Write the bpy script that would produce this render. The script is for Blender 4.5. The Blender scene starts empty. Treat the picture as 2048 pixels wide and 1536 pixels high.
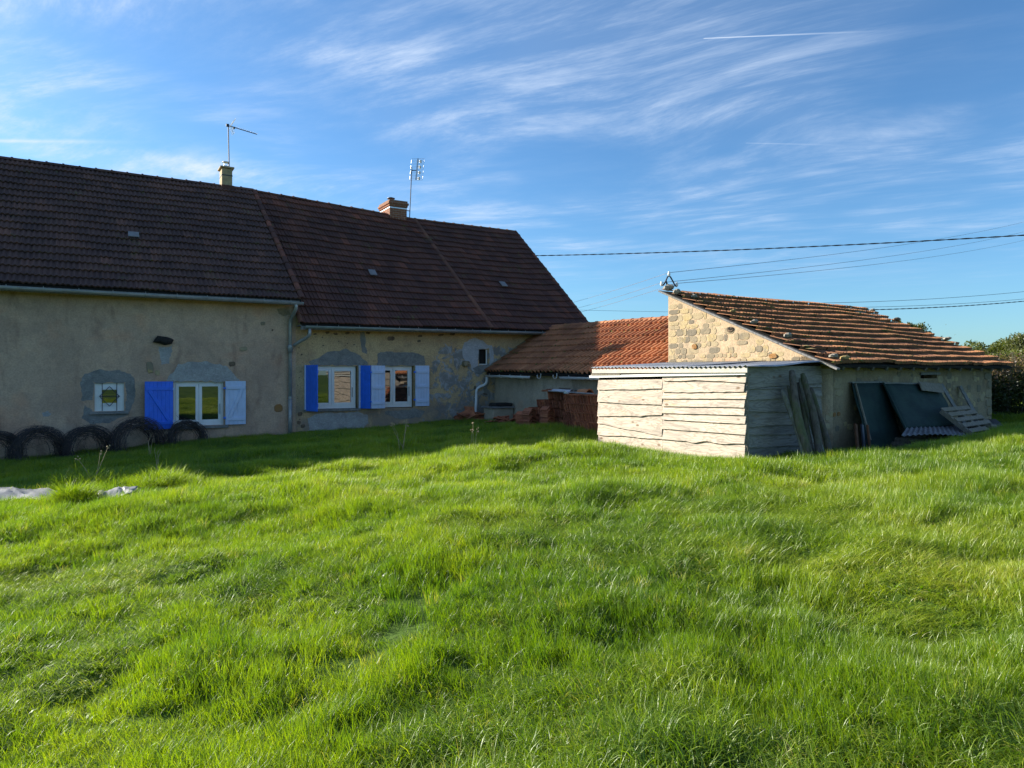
import bpy, math, random
import numpy as np
from mathutils import Vector, Matrix

random.seed(11)
RNG = np.random.default_rng(11)
S = bpy.context.scene
COL = S.collection
PI = math.pi

# ------------------------------------------------------------------ camera
EYE = 1.48                      # eye height above the lawn where the photographer stands
FPX = 1420.0                    # focal length in pixels of the 2048 px wide photograph
HOR = 750.0                     # row of the horizon
YAW = math.radians(59.1)        # angle between the view axis and the line of the house (world X)
cam_d = bpy.data.cameras.new('camera')
cam_d.sensor_width = 36.0
cam_d.lens = 36.0 * FPX / 2048.0
cam_d.shift_y = -(768.0 - HOR) / 2048.0
cam_d.clip_start = 0.05
cam_d.clip_end = 6000.0
cam = bpy.data.objects.new('camera', cam_d)
cam.location = (0, 0, EYE)
cam.rotation_euler = (PI / 2, 0, -(PI / 2 - YAW))
COL.objects.link(cam)
S.camera = cam

# ------------------------------------------------------------------ sun, exposure
SUN = Vector((-0.79, 1.0, 0.59)).normalized()      # direction towards the sun
SUN_EL = math.asin(SUN.z)
SUN_AZ = math.atan2(SUN.x, SUN.y)                  # from +Y, clockwise
sd = bpy.data.lights.new('sun', 'SUN')
sd.energy = 5.0
sd.angle = math.radians(0.55)
sd.color = (1.0, 0.93, 0.80)
so = bpy.data.objects.new('sun', sd)
so.rotation_euler = SUN.to_track_quat('Z', 'Y').to_euler()
so.location = SUN * 60
COL.objects.link(so)
S.view_settings.view_transform = 'Standard'
S.view_settings.look = 'None'
S.view_settings.exposure = 1.32
S.view_settings.gamma = 1.0
S.view_settings.use_curve_mapping = False
S.render.engine = 'CYCLES'
S.cycles.use_denoising = True
S.cycles.max_bounces = 5
S.cycles.diffuse_bounces = 3
S.cycles.transmission_bounces = 4
S.cycles.transparent_max_bounces = 6
S.cycles.caustics_reflective = False
S.cycles.caustics_refractive = False


# ------------------------------------------------------------------ node helper
class NT:
    """small wrapper for writing node trees as expressions"""
    def __init__(s, tree):
        s.t = tree

    def node(s, kind, **props):
        n = s.t.nodes.new(kind)
        for k, v in props.items():
            setattr(n, k, v)
        return n

    def put(s, sock, v):
        if v is None:
            return
        if hasattr(v, 'is_output'):
            s.t.links.new(v, sock)
        else:
            if isinstance(v, (tuple, list)) and len(v) == 3 and sock.type == 'RGBA':
                v = (*v, 1)
            sock.default_value = v

    def m(s, op, a, b=None, c=None, clamp=False):
        n = s.node('ShaderNodeMath', operation=op, use_clamp=clamp)
        for i, x in enumerate((a, b, c)):
            if x is not None:
                s.put(n.inputs[i], x)
        return n.outputs[0]

    def v(s, op, a, b=None, out=0):
        n = s.node('ShaderNodeVectorMath', operation=op)
        s.put(n.inputs[0], a)
        if b is not None:
            s.put(n.inputs[3 if op == 'SCALE' else 1], b)
        return n.outputs[out]

    def xyz(s, vec):
        n = s.node('ShaderNodeSeparateXYZ')
        s.put(n.inputs[0], vec)
        return n.outputs

    def vec(s, x, y, z=0.0):
        n = s.node('ShaderNodeCombineXYZ')
        for i, q in enumerate((x, y, z)):
            s.put(n.inputs[i], q)
        return n.outputs[0]

    def noise(s, vec, scale=1.0, detail=4.0, rough=0.55, dist=0.0, lac=2.0, color=False):
        n = s.node('ShaderNodeTexNoise')
        if vec is not None:
            s.put(n.inputs['Vector'], vec)
        n.inputs['Scale'].default_value = scale
        n.inputs['Detail'].default_value = detail
        n.inputs['Roughness'].default_value = rough
        n.inputs['Distortion'].default_value = dist
        n.inputs['Lacunarity'].default_value = lac
        return n.outputs['Color' if color else 'Fac']

    def voro(s, vec, scale=1.0, out='Distance', feature='F1'):
        n = s.node('ShaderNodeTexVoronoi', feature=feature)
        s.put(n.inputs['Vector'], vec)
        n.inputs['Scale'].default_value = scale
        return n.outputs[out]

    def ramp(s, f, *stops):
        n = s.node('ShaderNodeValToRGB')
        s.put(n.inputs[0], f)
        el = n.color_ramp.elements
        while len(el) < len(stops):
            el.new(0.5)
        for e, (p, c) in zip(el, stops):
            e.position = p
            e.color = (c, c, c, 1) if isinstance(c, (int, float)) else (*c, 1)
        return n.outputs[0]

    def step(s, f, a, b):
        n = s.node('ShaderNodeMapRange', interpolation_type='SMOOTHSTEP')
        s.put(n.inputs[0], f)
        n.inputs[1].default_value = a
        n.inputs[2].default_value = b
        return n.outputs[0]

    def mix(s, f, a, b, mode='MIX'):
        n = s.node('ShaderNodeMix', data_type='RGBA', blend_type=mode)
        s.put(n.inputs['Factor'], f)
        s.put(n.inputs['A'], a) if False else s.put(n.inputs[6], a)
        s.put(n.inputs[7], b)
        return n.outputs[2]

    def attr(s, name, kind='GEOMETRY', out='Fac'):
        n = s.node('ShaderNodeAttribute', attribute_name=name, attribute_type=kind)
        return n.outputs[out]

    def pos(s):
        return s.node('ShaderNodeNewGeometry').outputs['Position']

    def bump(s, h, strength=0.5, dist=0.02):
        n = s.node('ShaderNodeBump')
        s.put(n.inputs['Height'], h)
        n.inputs['Strength'].default_value = strength
        n.inputs['Distance'].default_value = dist
        return n.outputs[0]


def material(name, fn):
    """fn(nt) returns dict(color, rough, normal, metal, spec) or a shader socket"""
    m = bpy.data.materials.new(name)
    m.use_nodes = True
    t = m.node_tree
    t.nodes.clear()
    nt = NT(t)
    out = nt.node('ShaderNodeOutputMaterial')
    r = fn(nt)
    if isinstance(r, dict):
        p = nt.node('ShaderNodeBsdfPrincipled')
        nt.put(p.inputs['Base Color'], r['color'])
        nt.put(p.inputs['Roughness'], r.get('rough', 0.8))
        nt.put(p.inputs['Metallic'], r.get('metal', 0.0))
        nt.put(p.inputs['Specular IOR Level'], r.get('spec', 0.3))
        if 'ior' in r:
            p.inputs['IOR'].default_value = r['ior']
        if r.get('normal') is not None:
            nt.put(p.inputs['Normal'], r['normal'])
        r = p.outputs[0]
    t.links.new(r, out.inputs['Surface'])
    return m


# ------------------------------------------------------------------ picture <-> place
VX, VY = math.cos(YAW), math.sin(YAW)
RX, RY = math.sin(YAW), -math.cos(YAW)


def ray(px):
    k = (px - 1024.0) / FPX
    return VX + RX * k, VY + RY * k


def at_t(px, py, t):
    dx, dy = ray(px)
    return Vector((dx * t, dy * t, EYE + (HOR - py) / FPX * t))


def on_y(px, py, Y):
    return at_t(px, py, Y / ray(px)[1])


def on_x(px, py, X):
    return at_t(px, py, X / ray(px)[0])


def on_plane(px, py, p0, d):
    """vertical plane through p0 along the horizontal direction d"""
    dx, dy = ray(px)
    nx, ny = -d[1], d[0]
    return at_t(px, py, (p0[0] * nx + p0[1] * ny) / (dx * nx + dy * ny))


# ------------------------------------------------------------------ world
def sky_uv(px, py):
    dx, dy = ray(px)
    z = (HOR - py) / FPX
    return dx / z, dy / z


def build_world():
    w = bpy.data.worlds.new('World')
    S.world = w
    w.use_nodes = True
    t = w.node_tree
    t.nodes.clear()
    nt = NT(t)
    out = nt.node('ShaderNodeOutputWorld')
    bg = nt.node('ShaderNodeBackground')
    sky = nt.node('ShaderNodeTexSky', sky_type='NISHITA')
    sky.sun_disc = False
    sky.sun_elevation = SUN_EL
    sky.sun_rotation = SUN_AZ
    sky.altitude = 200
    sky.air_density = 1.0
    sky.dust_density = 0.6
    sky.ozone_density = 4.0
    d = nt.node('ShaderNodeTexCoord').outputs['Generated']
    x, y, z = nt.xyz(d)
    zc = nt.m('MAXIMUM', z, 0.03)
    u = nt.m('DIVIDE', x, zc)
    v = nt.m('DIVIDE', y, zc)
    p = nt.vec(u, v)
    # cirrus: fibres drawn out along one wind direction, gathered into larger sheets
    warp = nt.v('SCALE', nt.v('SUBTRACT', nt.noise(p, 0.45, 1, 0.5, color=True), (0.5, 0.5, 0.5)), 1.5)
    pw = nt.v('ADD', p, warp)
    a = math.radians(-62)
    ca, sa = math.cos(a), math.sin(a)
    X, Y, _ = nt.xyz(pw)
    along = nt.m('ADD', nt.m('MULTIPLY', X, ca), nt.m('MULTIPLY', Y, sa))
    across = nt.m('SUBTRACT', nt.m('MULTIPLY', Y, ca), nt.m('MULTIPLY', X, sa))
    fib = nt.noise(nt.vec(nt.m('MULTIPLY', along, 0.75), nt.m('MULTIPLY', across, 2.0)), 1.9, 6, 0.70)
    sheet = nt.noise(nt.v('ADD', p, (3.1, 7.7, 0)), 0.80, 3, 0.55)
    sheet = nt.step(sheet, 0.37, 0.66)
    fibs = nt.step(fib, 0.38, 0.82)
    dens = nt.m('MULTIPLY', fibs, nt.m('ADD', nt.m('MULTIPLY', sheet, 0.95), 0.07))
    veil = nt.m('MULTIPLY', sheet, 0.13)
    dens = nt.m('ADD', dens, veil)
    # thicker milky cirrus on the sunward side of the sky, thin at the far side
    glow = nt.m('MAXIMUM', nt.v('DOT_PRODUCT', d, tuple(SUN), out=1), 0.0)
    dens = nt.m('MULTIPLY', dens, nt.m('ADD', nt.m('MULTIPLY', nt.m('POWER', glow, 2.0), 0.9), 0.58))
    dens = nt.m('MULTIPLY', dens, nt.step(z, 0.06, 0.24))
    # vapour trails: straight streaks at cloud height
    for (a0, a1, wd, st) in (((1405, 77), (1800, 60), 0.0042, 0.75), ((-420, 279), (330, 284), 0.020, 0.75),
                             ((1490, 286), (1720, 291), 0.008, 0.20)):
        A = sky_uv(*a0)
        B = sky_uv(*a1)
        L = math.hypot(B[0] - A[0], B[1] - A[1])
        tx, ty = (B[0] - A[0]) / L, (B[1] - A[1]) / L
        rx = nt.m('SUBTRACT', u, A[0])
        ry = nt.m('SUBTRACT', v, A[1])
        s_ = nt.m('DIVIDE', nt.m('ADD', nt.m('MULTIPLY', rx, tx), nt.m('MULTIPLY', ry, ty)), L)
        q = nt.m('ABSOLUTE', nt.m('SUBTRACT', nt.m('MULTIPLY', ry, tx), nt.m('MULTIPLY', rx, ty)))
        wid = nt.m('ADD', nt.m('MULTIPLY', s_, wd * 1.4), wd)
        k = nt.m('SUBTRACT', 1.0, nt.m('DIVIDE', q, wid), clamp=True)
        on = nt.m('MULTIPLY', nt.step(s_, 0.0, 0.012), nt.m('SUBTRACT', 1.0, nt.step(s_, 0.15, 1.0)))
        if a0[0] < 0:
            on = nt.m('MULTIPLY', nt.step(s_, 0.0, 0.02), nt.m('SUBTRACT', 1.0, nt.step(s_, 0.45, 1.0)))
        above = nt.m('GREATER_THAN', z, 0.05)
        dens = nt.m('ADD', dens, nt.m('MULTIPLY', nt.m('MULTIPLY', k, on), nt.m('MULTIPLY', above, st)))
    dens = nt.m('MINIMUM', dens, 0.92)
    tinted = nt.mix(1.0, sky.outputs[0], SKY_TINT, 'MULTIPLY')
    col = nt.mix(dens, tinted, CLOUD)
    t.links.new(col, bg.inputs['Color'])
    bg.inputs['Strength'].default_value = SKY_STRENGTH
    w.cycles.sampling_method = 'MANUAL'
    w.cycles.sample_map_resolution = 256
    t.links.new(bg.outputs[0], out.inputs['Surface'])


SKY_STRENGTH = 0.068
SKY_TINT = (0.66, 0.93, 1.07)
CLOUD = (4.6, 5.4, 6.6)
build_world()


# ------------------------------------------------------------------ noise, ground height
def _hash(ix, iy, seed):
    h = (ix.astype(np.int64) * 374761393 + iy.astype(np.int64) * 668265263 + seed * 1442695041) & 0xFFFFFFFF
    h = ((h ^ (h >> 13)) * 1274126177) & 0xFFFFFFFF
    h = h ^ (h >> 16)
    return (h & 0xFFFF) / 32767.5 - 1.0


def vnoise(x, y, seed=0):
    x = np.asarray(x, float)
    y = np.asarray(y, float)
    ix = np.floor(x)
    iy = np.floor(y)
    fx = x - ix
    fy = y - iy
    fx = fx * fx * (3 - 2 * fx)
    fy = fy * fy * (3 - 2 * fy)
    a = _hash(ix, iy, seed)
    b = _hash(ix + 1, iy, seed)
    c = _hash(ix, iy + 1, seed)
    d = _hash(ix + 1, iy + 1, seed)
    return (a * (1 - fx) + b * fx) * (1 - fy) + (c * (1 - fx) + d * fx) * fy


def sstep(v, a, b):
    t = np.clip((np.asarray(v, float) - a) / (b - a), 0, 1)
    return t * t * (3 - 2 * t)


def gh(x, y):
    """height of the lawn: a slope up to the right, tussocky underfoot"""
    x = np.asarray(x, float)
    y = np.asarray(y, float)
    z = 0.032 * np.clip(x, -14, 17) - 0.015 * np.clip(y, -14, 26)
    r = np.hypot(x, y)
    amp = 1 - sstep(r, 22, 45)
    lump = (0.085 * vnoise(x / 1.25, y / 1.25, 1) + 0.06 * vnoise(x / 0.5 + 9, y / 0.5, 2)
            + 0.03 * vnoise(x / 0.22, y / 0.22 + 5, 3))
    ridge = 0.07 * (1 - np.abs(vnoise(x / 1.9 + 4, y / 1.1 + 2, 4)))
    near = 1 - 0.55 * sstep(y, 13.5, 16)          # mown flatter along the house
    z = z + amp * near * (lump + ridge - 0.03)
    z = z - 0.13 * (1 - sstep(x, -1.5, 4.5)) * sstep(y, 11, 16)     # the ground falls away along the left house
    # slight hollow along the barn and the plank shed
    dd = np.maximum(np.maximum(9.2 - x, 0), np.maximum(7.6 - y, 0)) + np.maximum(0, np.maximum(y - 12.2, x - 19))
    z = z - 0.20 * (1 - sstep(dd, 0.0, 1.5))
    return z


def g1(x, y):
    return float(gh(np.array([x]), np.array([y]))[0])


def on_ground(px, py):
    t = EYE * FPX / max(py - HOR, 1)
    for _ in range(30):
        p = at_t(px, py, t)
        h = EYE - g1(p.x, p.y)
        t = 0.5 * t + 0.5 * h * FPX / (py - HOR)
    p = at_t(px, py, t)
    return Vector((p.x, p.y, g1(p.x, p.y)))


# ------------------------------------------------------------------ mesh helper
OFF = {}


class MB:
    def __init__(s):
        s.v, s.f, s.t, s.sm = [], [], [], False
        s.puv = None

    def add(s, verts, faces, tint=0.5):
        n = len(s.v)
        s.v += [tuple(q) for q in verts]
        s.f += [tuple(i + n for i in f) for f in faces]
        s.t += [tint] * len(verts)
        return s

    def box(s, c, size, M=None, tint=0.5):
        x, y, z = (q / 2 for q in size)
        vs = [Vector((sx * x, sy * y, sz * z)) for sz in (-1, 1) for sy in (-1, 1) for sx in (-1, 1)]
        if M is not None:
            vs = [M @ q for q in vs]
        c = Vector(c)
        return s.add([q + c for q in vs], [(0, 2, 3, 1), (4, 5, 7, 6), (0, 1, 5, 4), (2, 6, 7, 3), (0, 4, 6, 2), (1, 3, 7, 5)], tint)

    def lo_hi(s, a, b, tint=0.5):
        a, b = Vector(a), Vector(b)
        return s.box((a + b) / 2, [abs(q) for q in (b - a)], None, tint)

    def bar(s, p, q, w, h, up=(0, 0, 1), tint=0.5):
        """rectangular bar from p to q, w sideways, h along up"""
        p, q = Vector(p), Vector(q)
        d = (q - p).normalized()
        side = d.cross(Vector(up)).normalized()
        u = side.cross(d)
        vs = []
        for c in (p, q):
            for a, b in ((-1, -1), (1, -1), (1, 1), (-1, 1)):
                vs.append(c + side * a * w / 2 + u * b * h / 2)
        return s.add(vs, [(3, 2, 1, 0), (4, 5, 6, 7), (0, 1, 5, 4), (1, 2, 6, 5), (2, 3, 7, 6), (3, 0, 4, 7)], tint)

    def tube(s, pts, r, seg=8, caps=True, tint=0.5, arc=None):
        pts = [Vector(p) for p in pts]
        n = len(pts)
        rs = r if isinstance(r, (list, tuple)) else [r] * n
        base = len(s.v)
        vs = []
        ref = Vector((0, 0, 1))
        d0 = (pts[1] - pts[0]).normalized()
        if abs(d0.dot(ref)) > 0.9:
            ref = Vector((1, 0, 0))
        side = d0.cross(ref).normalized()
        for i, p in enumerate(pts):
            d = (pts[min(i + 1, n - 1)] - pts[max(i - 1, 0)]).normalized()
            side = (side - d * side.dot(d)).normalized()
            up = side.cross(d)
            for k in range(seg):
                a = 2 * PI * k / seg
                vs.append(p + side * math.cos(a) * rs[i] + up * math.sin(a) * rs[i])
        fs = []
        for i in range(n - 1):
            for k in range(seg):
                k2 = (k + 1) % seg
                fs.append((i * seg + k, i * seg + k2, (i + 1) * seg + k2, (i + 1) * seg + k))
        if caps:
            fs.append(tuple(range(seg - 1, -1, -1)))
            fs.append(tuple((n - 1) * seg + k for k in range(seg)))
        return s.add(vs, fs, tint)

    def slab(s, outline, d, tint=0.5):
        """closed polygon outline (3D points) extruded by vector d"""
        n = len(outline)
        o = [Vector(p) for p in outline]
        vs = o + [p + Vector(d) for p in o]
        fs = [tuple(range(n - 1, -1, -1)), tuple(range(n, 2 * n))]
        fs += [(i, (i + 1) % n, n + (i + 1) % n, n + i) for i in range(n)]
        return s.add(vs, fs, tint)

    def mesh(s, name, mat, off=(0, 0, 0)):
        me = bpy.data.meshes.new(name)
        o = Vector(off)
        me.from_pydata([(x - o.x, y - o.y, z - o.z) for x, y, z in s.v], [], s.f)
        if mat is not None:
            me.materials.append(mat)
        at = me.attributes.new('tint', 'FLOAT', 'POINT')
        at.data.foreach_set('value', np.array(s.t, np.float32))
        if s.puv is not None:
            at = me.attributes.new('puv', 'FLOAT_VECTOR', 'POINT')
            at.data.foreach_set('vector', np.array(s.puv, np.float32).ravel())
        if s.sm:
            me.polygons.foreach_set('use_smooth', [True] * len(me.polygons))
        me.update()
        return me

    def build(s, name, mat, parent=None, smooth=None, bevel=0.0):
        if smooth is not None:
            s.sm = smooth
        off = OFF.get(parent.name, Vector((0, 0, 0))) if parent else Vector((0, 0, 0))
        me = s.mesh(name, mat, off)
        o = bpy.data.objects.new(name, me)
        COL.objects.link(o)
        if parent:
            o.parent = parent
        OFF[o.name] = off
        if bevel:
            b = o.modifiers.new('bevel', 'BEVEL')
            b.width = bevel
            b.segments = 2
            b.limit_method = 'ANGLE'
        return o


def tag(o, label=None, cat=None, group=None, kind=None):
    for k, q in (('label', label), ('category', cat), ('group', group), ('kind', kind)):
        if q:
            o[k] = q
    return o


def thing(name, label, cat, loc, group=None):
    o = bpy.data.objects.new(name, None)
    o.empty_display_size = 0.2
    COL.objects.link(o)
    o.location = loc
    OFF[o.name] = Vector(loc)
    return tag(o, label, cat, group)


def place(name, me, M, parent):
    """an object sharing mesh me, world matrix M, child of parent"""
    o = bpy.data.objects.new(name, me)
    COL.objects.link(o)
    o.parent = parent
    o.matrix_basis = Matrix.Translation(-OFF[parent.name]) @ M
    return o


def frame_matrix(p, x, y, z):
    return Matrix(((x.x, y.x, z.x, p.x), (x.y, y.y, z.y, p.y), (x.z, y.z, z.z, p.z), (0, 0, 0, 1)))


def in_view(p, margin=40):
    t = p.x * VX + p.y * VY
    if t < 0.5:
        return False
    px = 1024 + FPX * (p.x * RX + p.y * RY) / t
    return -margin < px < 2048 + margin


# ------------------------------------------------------------------ materials
def m_render(base, dark, grime, scale=1.0, bump=0.55):
    def f(nt):
        p = nt.pos()
        n1 = nt.noise(p, 0.9 * scale, 6, 0.62, 0.3)
        n2 = nt.noise(p, 5.5 * scale, 5, 0.65)
        n3 = nt.noise(p, 55, 3, 0.7)
        n4 = nt.noise(nt.v('MULTIPLY', p, (1.6, 1.6, 0.5)), 1.7, 5, 0.6, 0.6)
        c = nt.mix(nt.step(n1, 0.36, 0.66), base, dark)
        c = nt.mix(nt.m('MULTIPLY', nt.step(n4, 0.52, 0.72), 0.65), c, grime)
        c = nt.mix(nt.m('MULTIPLY', nt.step(n2, 0.45, 0.75), 0.35), c, nt.mix(0.5, c, (0.06, 0.05, 0.045)))
        g1_ = nt.noise(p, 26, 5, 0.75)
        c = nt.mix(nt.m('MULTIPLY', nt.step(g1_, 0.40, 0.62), 0.42), c, nt.mix(1.0, c, (0.55, 0.52, 0.50), 'MULTIPLY'))
        g2_ = nt.noise(p, 3.1, 6, 0.7, 0.8)
        c = nt.mix(nt.m('MULTIPLY', nt.step(g2_, 0.46, 0.60), 0.35), c, nt.mix(1.0, c, (1.28, 1.22, 1.12), 'MULTIPLY'))
        red = nt.step(nt.noise(nt.v('ADD', p, (7.0, 0.0, 3.0)), 0.8 * scale, 4, 0.6, 0.4), 0.55, 0.68)
        c = nt.mix(nt.m('MULTIPLY', red, 0.45), c, nt.mix(1.0, c, (1.05, 0.80, 0.70), 'MULTIPLY'))
        pit = nt.step(nt.noise(p, 17, 3, 0.6), 0.66, 0.74)
        c = nt.mix(nt.m('MULTIPLY', pit, 0.35), c, (0.07, 0.055, 0.045))
        h = nt.m('ADD', nt.m('MULTIPLY', n3, 0.35), nt.m('ADD', nt.m('MULTIPLY', n2, 0.8), nt.m('MULTIPLY', pit, -0.5)))
        return dict(color=c, rough=0.93, spec=0.15, normal=nt.bump(h, bump, 0.03))
    return f


def m_patched(nt):
    """ochre lime render, patched and smeared with cement towards the outbuilding"""
    p = nt.pos()
    x, y, z = nt.xyz(p)
    n1 = nt.noise(p, 1.3, 6, 0.62, 0.3)
    n2 = nt.noise(p, 6.5, 5, 0.65)
    n3 = nt.noise(p, 55, 3, 0.7)
    c = nt.mix(nt.step(n1, 0.36, 0.66), (0.62, 0.45, 0.25), (0.49, 0.35, 0.205))
    c = nt.mix(nt.m('MULTIPLY', nt.step(n2, 0.48, 0.75), 0.4), c, (0.16, 0.12, 0.085))
    g1_ = nt.noise(p, 24, 5, 0.75)
    c = nt.mix(nt.m('MULTIPLY', nt.step(g1_, 0.40, 0.60), 0.5), c, nt.mix(1.0, c, (0.52, 0.48, 0.45), 'MULTIPLY'))
    # cement smears
    zone = nt.m('MULTIPLY', nt.step(x, 8.4, 9.6), nt.m('SUBTRACT', 1.0, nt.step(z, EYE + 0.75, EYE + 1.25)))
    k = nt.noise(p, 2.6, 6, 0.68, 1.2)
    thr = nt.m('SUBTRACT', 0.68, nt.m('MULTIPLY', zone, 0.20))
    sm = nt.step(nt.m('SUBTRACT', k, thr), -0.012, 0.012)
    grey = nt.mix(nt.step(nt.noise(p, 3.7, 5, 0.65, 0.8), 0.44, 0.60), (0.20, 0.205, 0.205), (0.36, 0.37, 0.385))
    c = nt.mix(nt.m('MULTIPLY', sm, 0.88), c, grey)
    low = nt.m('MULTIPLY', nt.m('SUBTRACT', 1.0, nt.step(z, EYE - 1.15, EYE - 0.55)), nt.step(nt.noise(p, 1.9, 5, 0.6, 0.5), 0.34, 0.58))
    c = nt.mix(nt.m('MULTIPLY', low, 0.75), c, (0.215, 0.185, 0.165))
    pit = nt.step(nt.noise(p, 15, 4, 0.65), 0.64, 0.72)
    c = nt.mix(nt.m('MULTIPLY', pit, 0.6), c, (0.08, 0.06, 0.045))
    h = nt.m('ADD', nt.m('MULTIPLY', n3, 0.35), nt.m('ADD', nt.m('MULTIPLY', n2, 0.8), nt.m('MULTIPLY', pit, -0.8)))
    h = nt.m('ADD', h, nt.m('MULTIPLY', sm, 0.25))
    return dict(color=c, rough=0.93, spec=0.15, normal=nt.bump(h, 0.8, 0.03))


def m_cement(base, dark):
    def f(nt):
        p = nt.pos()
        n1 = nt.noise(p, 3.2, 6, 0.7, 0.5)
        n2 = nt.noise(nt.v('MULTIPLY', p, (1, 1, 2.2)), 14, 5, 0.65, 1.0)
        c = nt.mix(nt.step(n1, 0.35, 0.68), base, dark)
        c = nt.mix(nt.m('MULTIPLY', nt.step(n2, 0.48, 0.70), 0.5), c, nt.mix(1.0, c, (1.7, 1.7, 1.7), 'MULTIPLY'))
        n3 = nt.noise(p, 30, 4, 0.75)
        c = nt.mix(nt.m('MULTIPLY', nt.step(n3, 0.45, 0.65), 0.4), c, nt.mix(1.0, c, (0.55, 0.55, 0.55), 'MULTIPLY'))
        return dict(color=c, rough=0.92, spec=0.15, normal=nt.bump(nt.m('ADD', n1, n2), 0.5, 0.025))
    return f


def m_tile(cols, moss=0.3, lichen=(0.11, 0.12, 0.04), rough=0.78):
    a, b, c3 = cols

    def f(nt):
        p = nt.pos()
        ti = nt.attr('tint')
        n1 = nt.noise(p, 1.1, 5, 0.6, 0.3)
        n2 = nt.noise(p, 12, 5, 0.7)
        col = nt.ramp(ti, (0.0, a), (0.5, b), (1.0, c3))
        col = nt.mix(nt.m('MULTIPLY', nt.step(n1, 0.42, 0.66), 0.55), col, nt.mix(0.5, a, (0.035, 0.028, 0.03)))
        col = nt.mix(nt.m('MULTIPLY', nt.step(n2, 0.48, 0.72), 0.45), col, (0.05, 0.04, 0.035))
        ms = nt.step(nt.m('MULTIPLY', nt.noise(p, 2.3, 4, 0.6), nt.noise(p, 22, 4, 0.7)), 0.36 - 0.1 * moss, 0.40)
        col = nt.mix(nt.m('MULTIPLY', ms, 0.85 if moss > 0 else 0.0), col, lichen)
        return dict(color=col, rough=rough, spec=0.12, normal=nt.bump(nt.m('ADD', n2, nt.m('MULTIPLY', ms, 0.6)), 0.4, 0.012))
    return f


def m_flat(col, rough=0.6, var=0.15, scale=6.0, bump=0.15, metal=0.0, spec=0.35):
    def f(nt):
        p = nt.pos()
        n = nt.noise(p, scale, 5, 0.65, 0.3)
        n2 = nt.noise(p, scale * 6, 4, 0.65)
        dark = tuple(q * (1 - 2.2 * var) for q in col)
        c = nt.mix(nt.step(n, 0.3, 0.72), col, dark)
        c = nt.mix(nt.m('MULTIPLY', nt.step(n2, 0.55, 0.75), var * 1.5), c, tuple(q * 0.4 for q in col))
        return dict(color=c, rough=rough, metal=metal, spec=spec, normal=nt.bump(n2, bump, 0.01))
    return f


def m_stone(nt):
    p = nt.pos()
    ti = nt.attr('tint')
    n1 = nt.noise(p, 7, 6, 0.7, 0.6)
    n2 = nt.noise(p, 40, 4, 0.7)
    c = nt.ramp(ti, (0.0, (0.20, 0.17, 0.125)), (0.35, (0.31, 0.25, 0.165)), (0.7, (0.41, 0.325, 0.20)), (0.93, (0.44, 0.34, 0.185)), (0.96, (0.31, 0.16, 0.06)))
    c = nt.mix(nt.m('MULTIPLY', nt.step(n1, 0.45, 0.68), 0.6), c, (0.17, 0.15, 0.115))
    c = nt.mix(nt.m('MULTIPLY', nt.step(nt.noise(p, 3.3, 4, 0.6), 0.55, 0.7), 0.6), c, (0.50, 0.36, 0.13))
    return dict(color=c, rough=0.92, spec=0.12, normal=nt.bump(nt.m('ADD', n1, nt.m('MULTIPLY', n2, 0.5)), 0.7, 0.02))


def m_plank(light, grey, stain, knots=1.0):
    def f(nt):
        q = nt.attr('puv', out='Vector')
        s_, h, sd = nt.xyz(q)
        seedv = nt.vec(nt.m('MULTIPLY', sd, 3.7), nt.m('MULTIPLY', sd, 9.1), sd)
        base = nt.v('ADD', nt.vec(nt.m('MULTIPLY', s_, 0.9), nt.m('MULTIPLY', h, 4.0)), seedv)
        w = nt.noise(base, 1.0, 4, 0.55, 0.6)
        rings = nt.m('SINE', nt.m('MULTIPLY', nt.m('ADD', nt.m('MULTIPLY', w, 1.0), nt.m('MULTIPLY', h, 1.3)), 62.0))
        rings = nt.m('MULTIPLY', nt.m('ADD', rings, 1.0), 0.5)
        fine = nt.noise(nt.v('ADD', nt.vec(nt.m('MULTIPLY', s_, 4.0), nt.m('MULTIPLY', h, 130.0)), seedv), 1.0, 4, 0.7)
        patch = nt.noise(nt.v('ADD', nt.vec(nt.m('MULTIPLY', s_, 1.1), nt.m('MULTIPLY', h, 5.0)), seedv), 1.0, 5, 0.65, 0.5)
        c = nt.mix(nt.step(patch, 0.42, 0.68), light, grey)
        c = nt.mix(nt.m('MULTIPLY', nt.m('POWER', rings, 3.0), 0.55), c, nt.mix(0.55, grey, (0.10, 0.07, 0.045)))
        c = nt.mix(nt.m('MULTIPLY', nt.step(fine, 0.46, 0.72), 0.5), c, nt.mix(0.5, grey, (0.09, 0.07, 0.05)))
        st = nt.step(nt.noise(nt.v('ADD', base, (5.0, 2.0, 1.0)), 2.1, 3, 0.5), 0.63, 0.74)
        c = nt.mix(nt.m('MULTIPLY', st, 0.55), c, stain)
        kn = nt.voro(nt.v('ADD', nt.vec(nt.m('MULTIPLY', s_, 2.4), nt.m('MULTIPLY', h, 5.2)), seedv), 1.0)
        k = nt.m('SUBTRACT', 1.0, nt.step(kn, 0.06, 0.16))
        c = nt.mix(nt.m('MULTIPLY', k, 0.85 * knots), c, (0.16, 0.10, 0.06))
        hgt = nt.m('ADD', nt.m('MULTIPLY', rings, 0.5), fine)
        return dict(color=c, rough=0.85, spec=0.15, normal=nt.bump(hgt, 0.35, 0.008))
    return f


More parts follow.
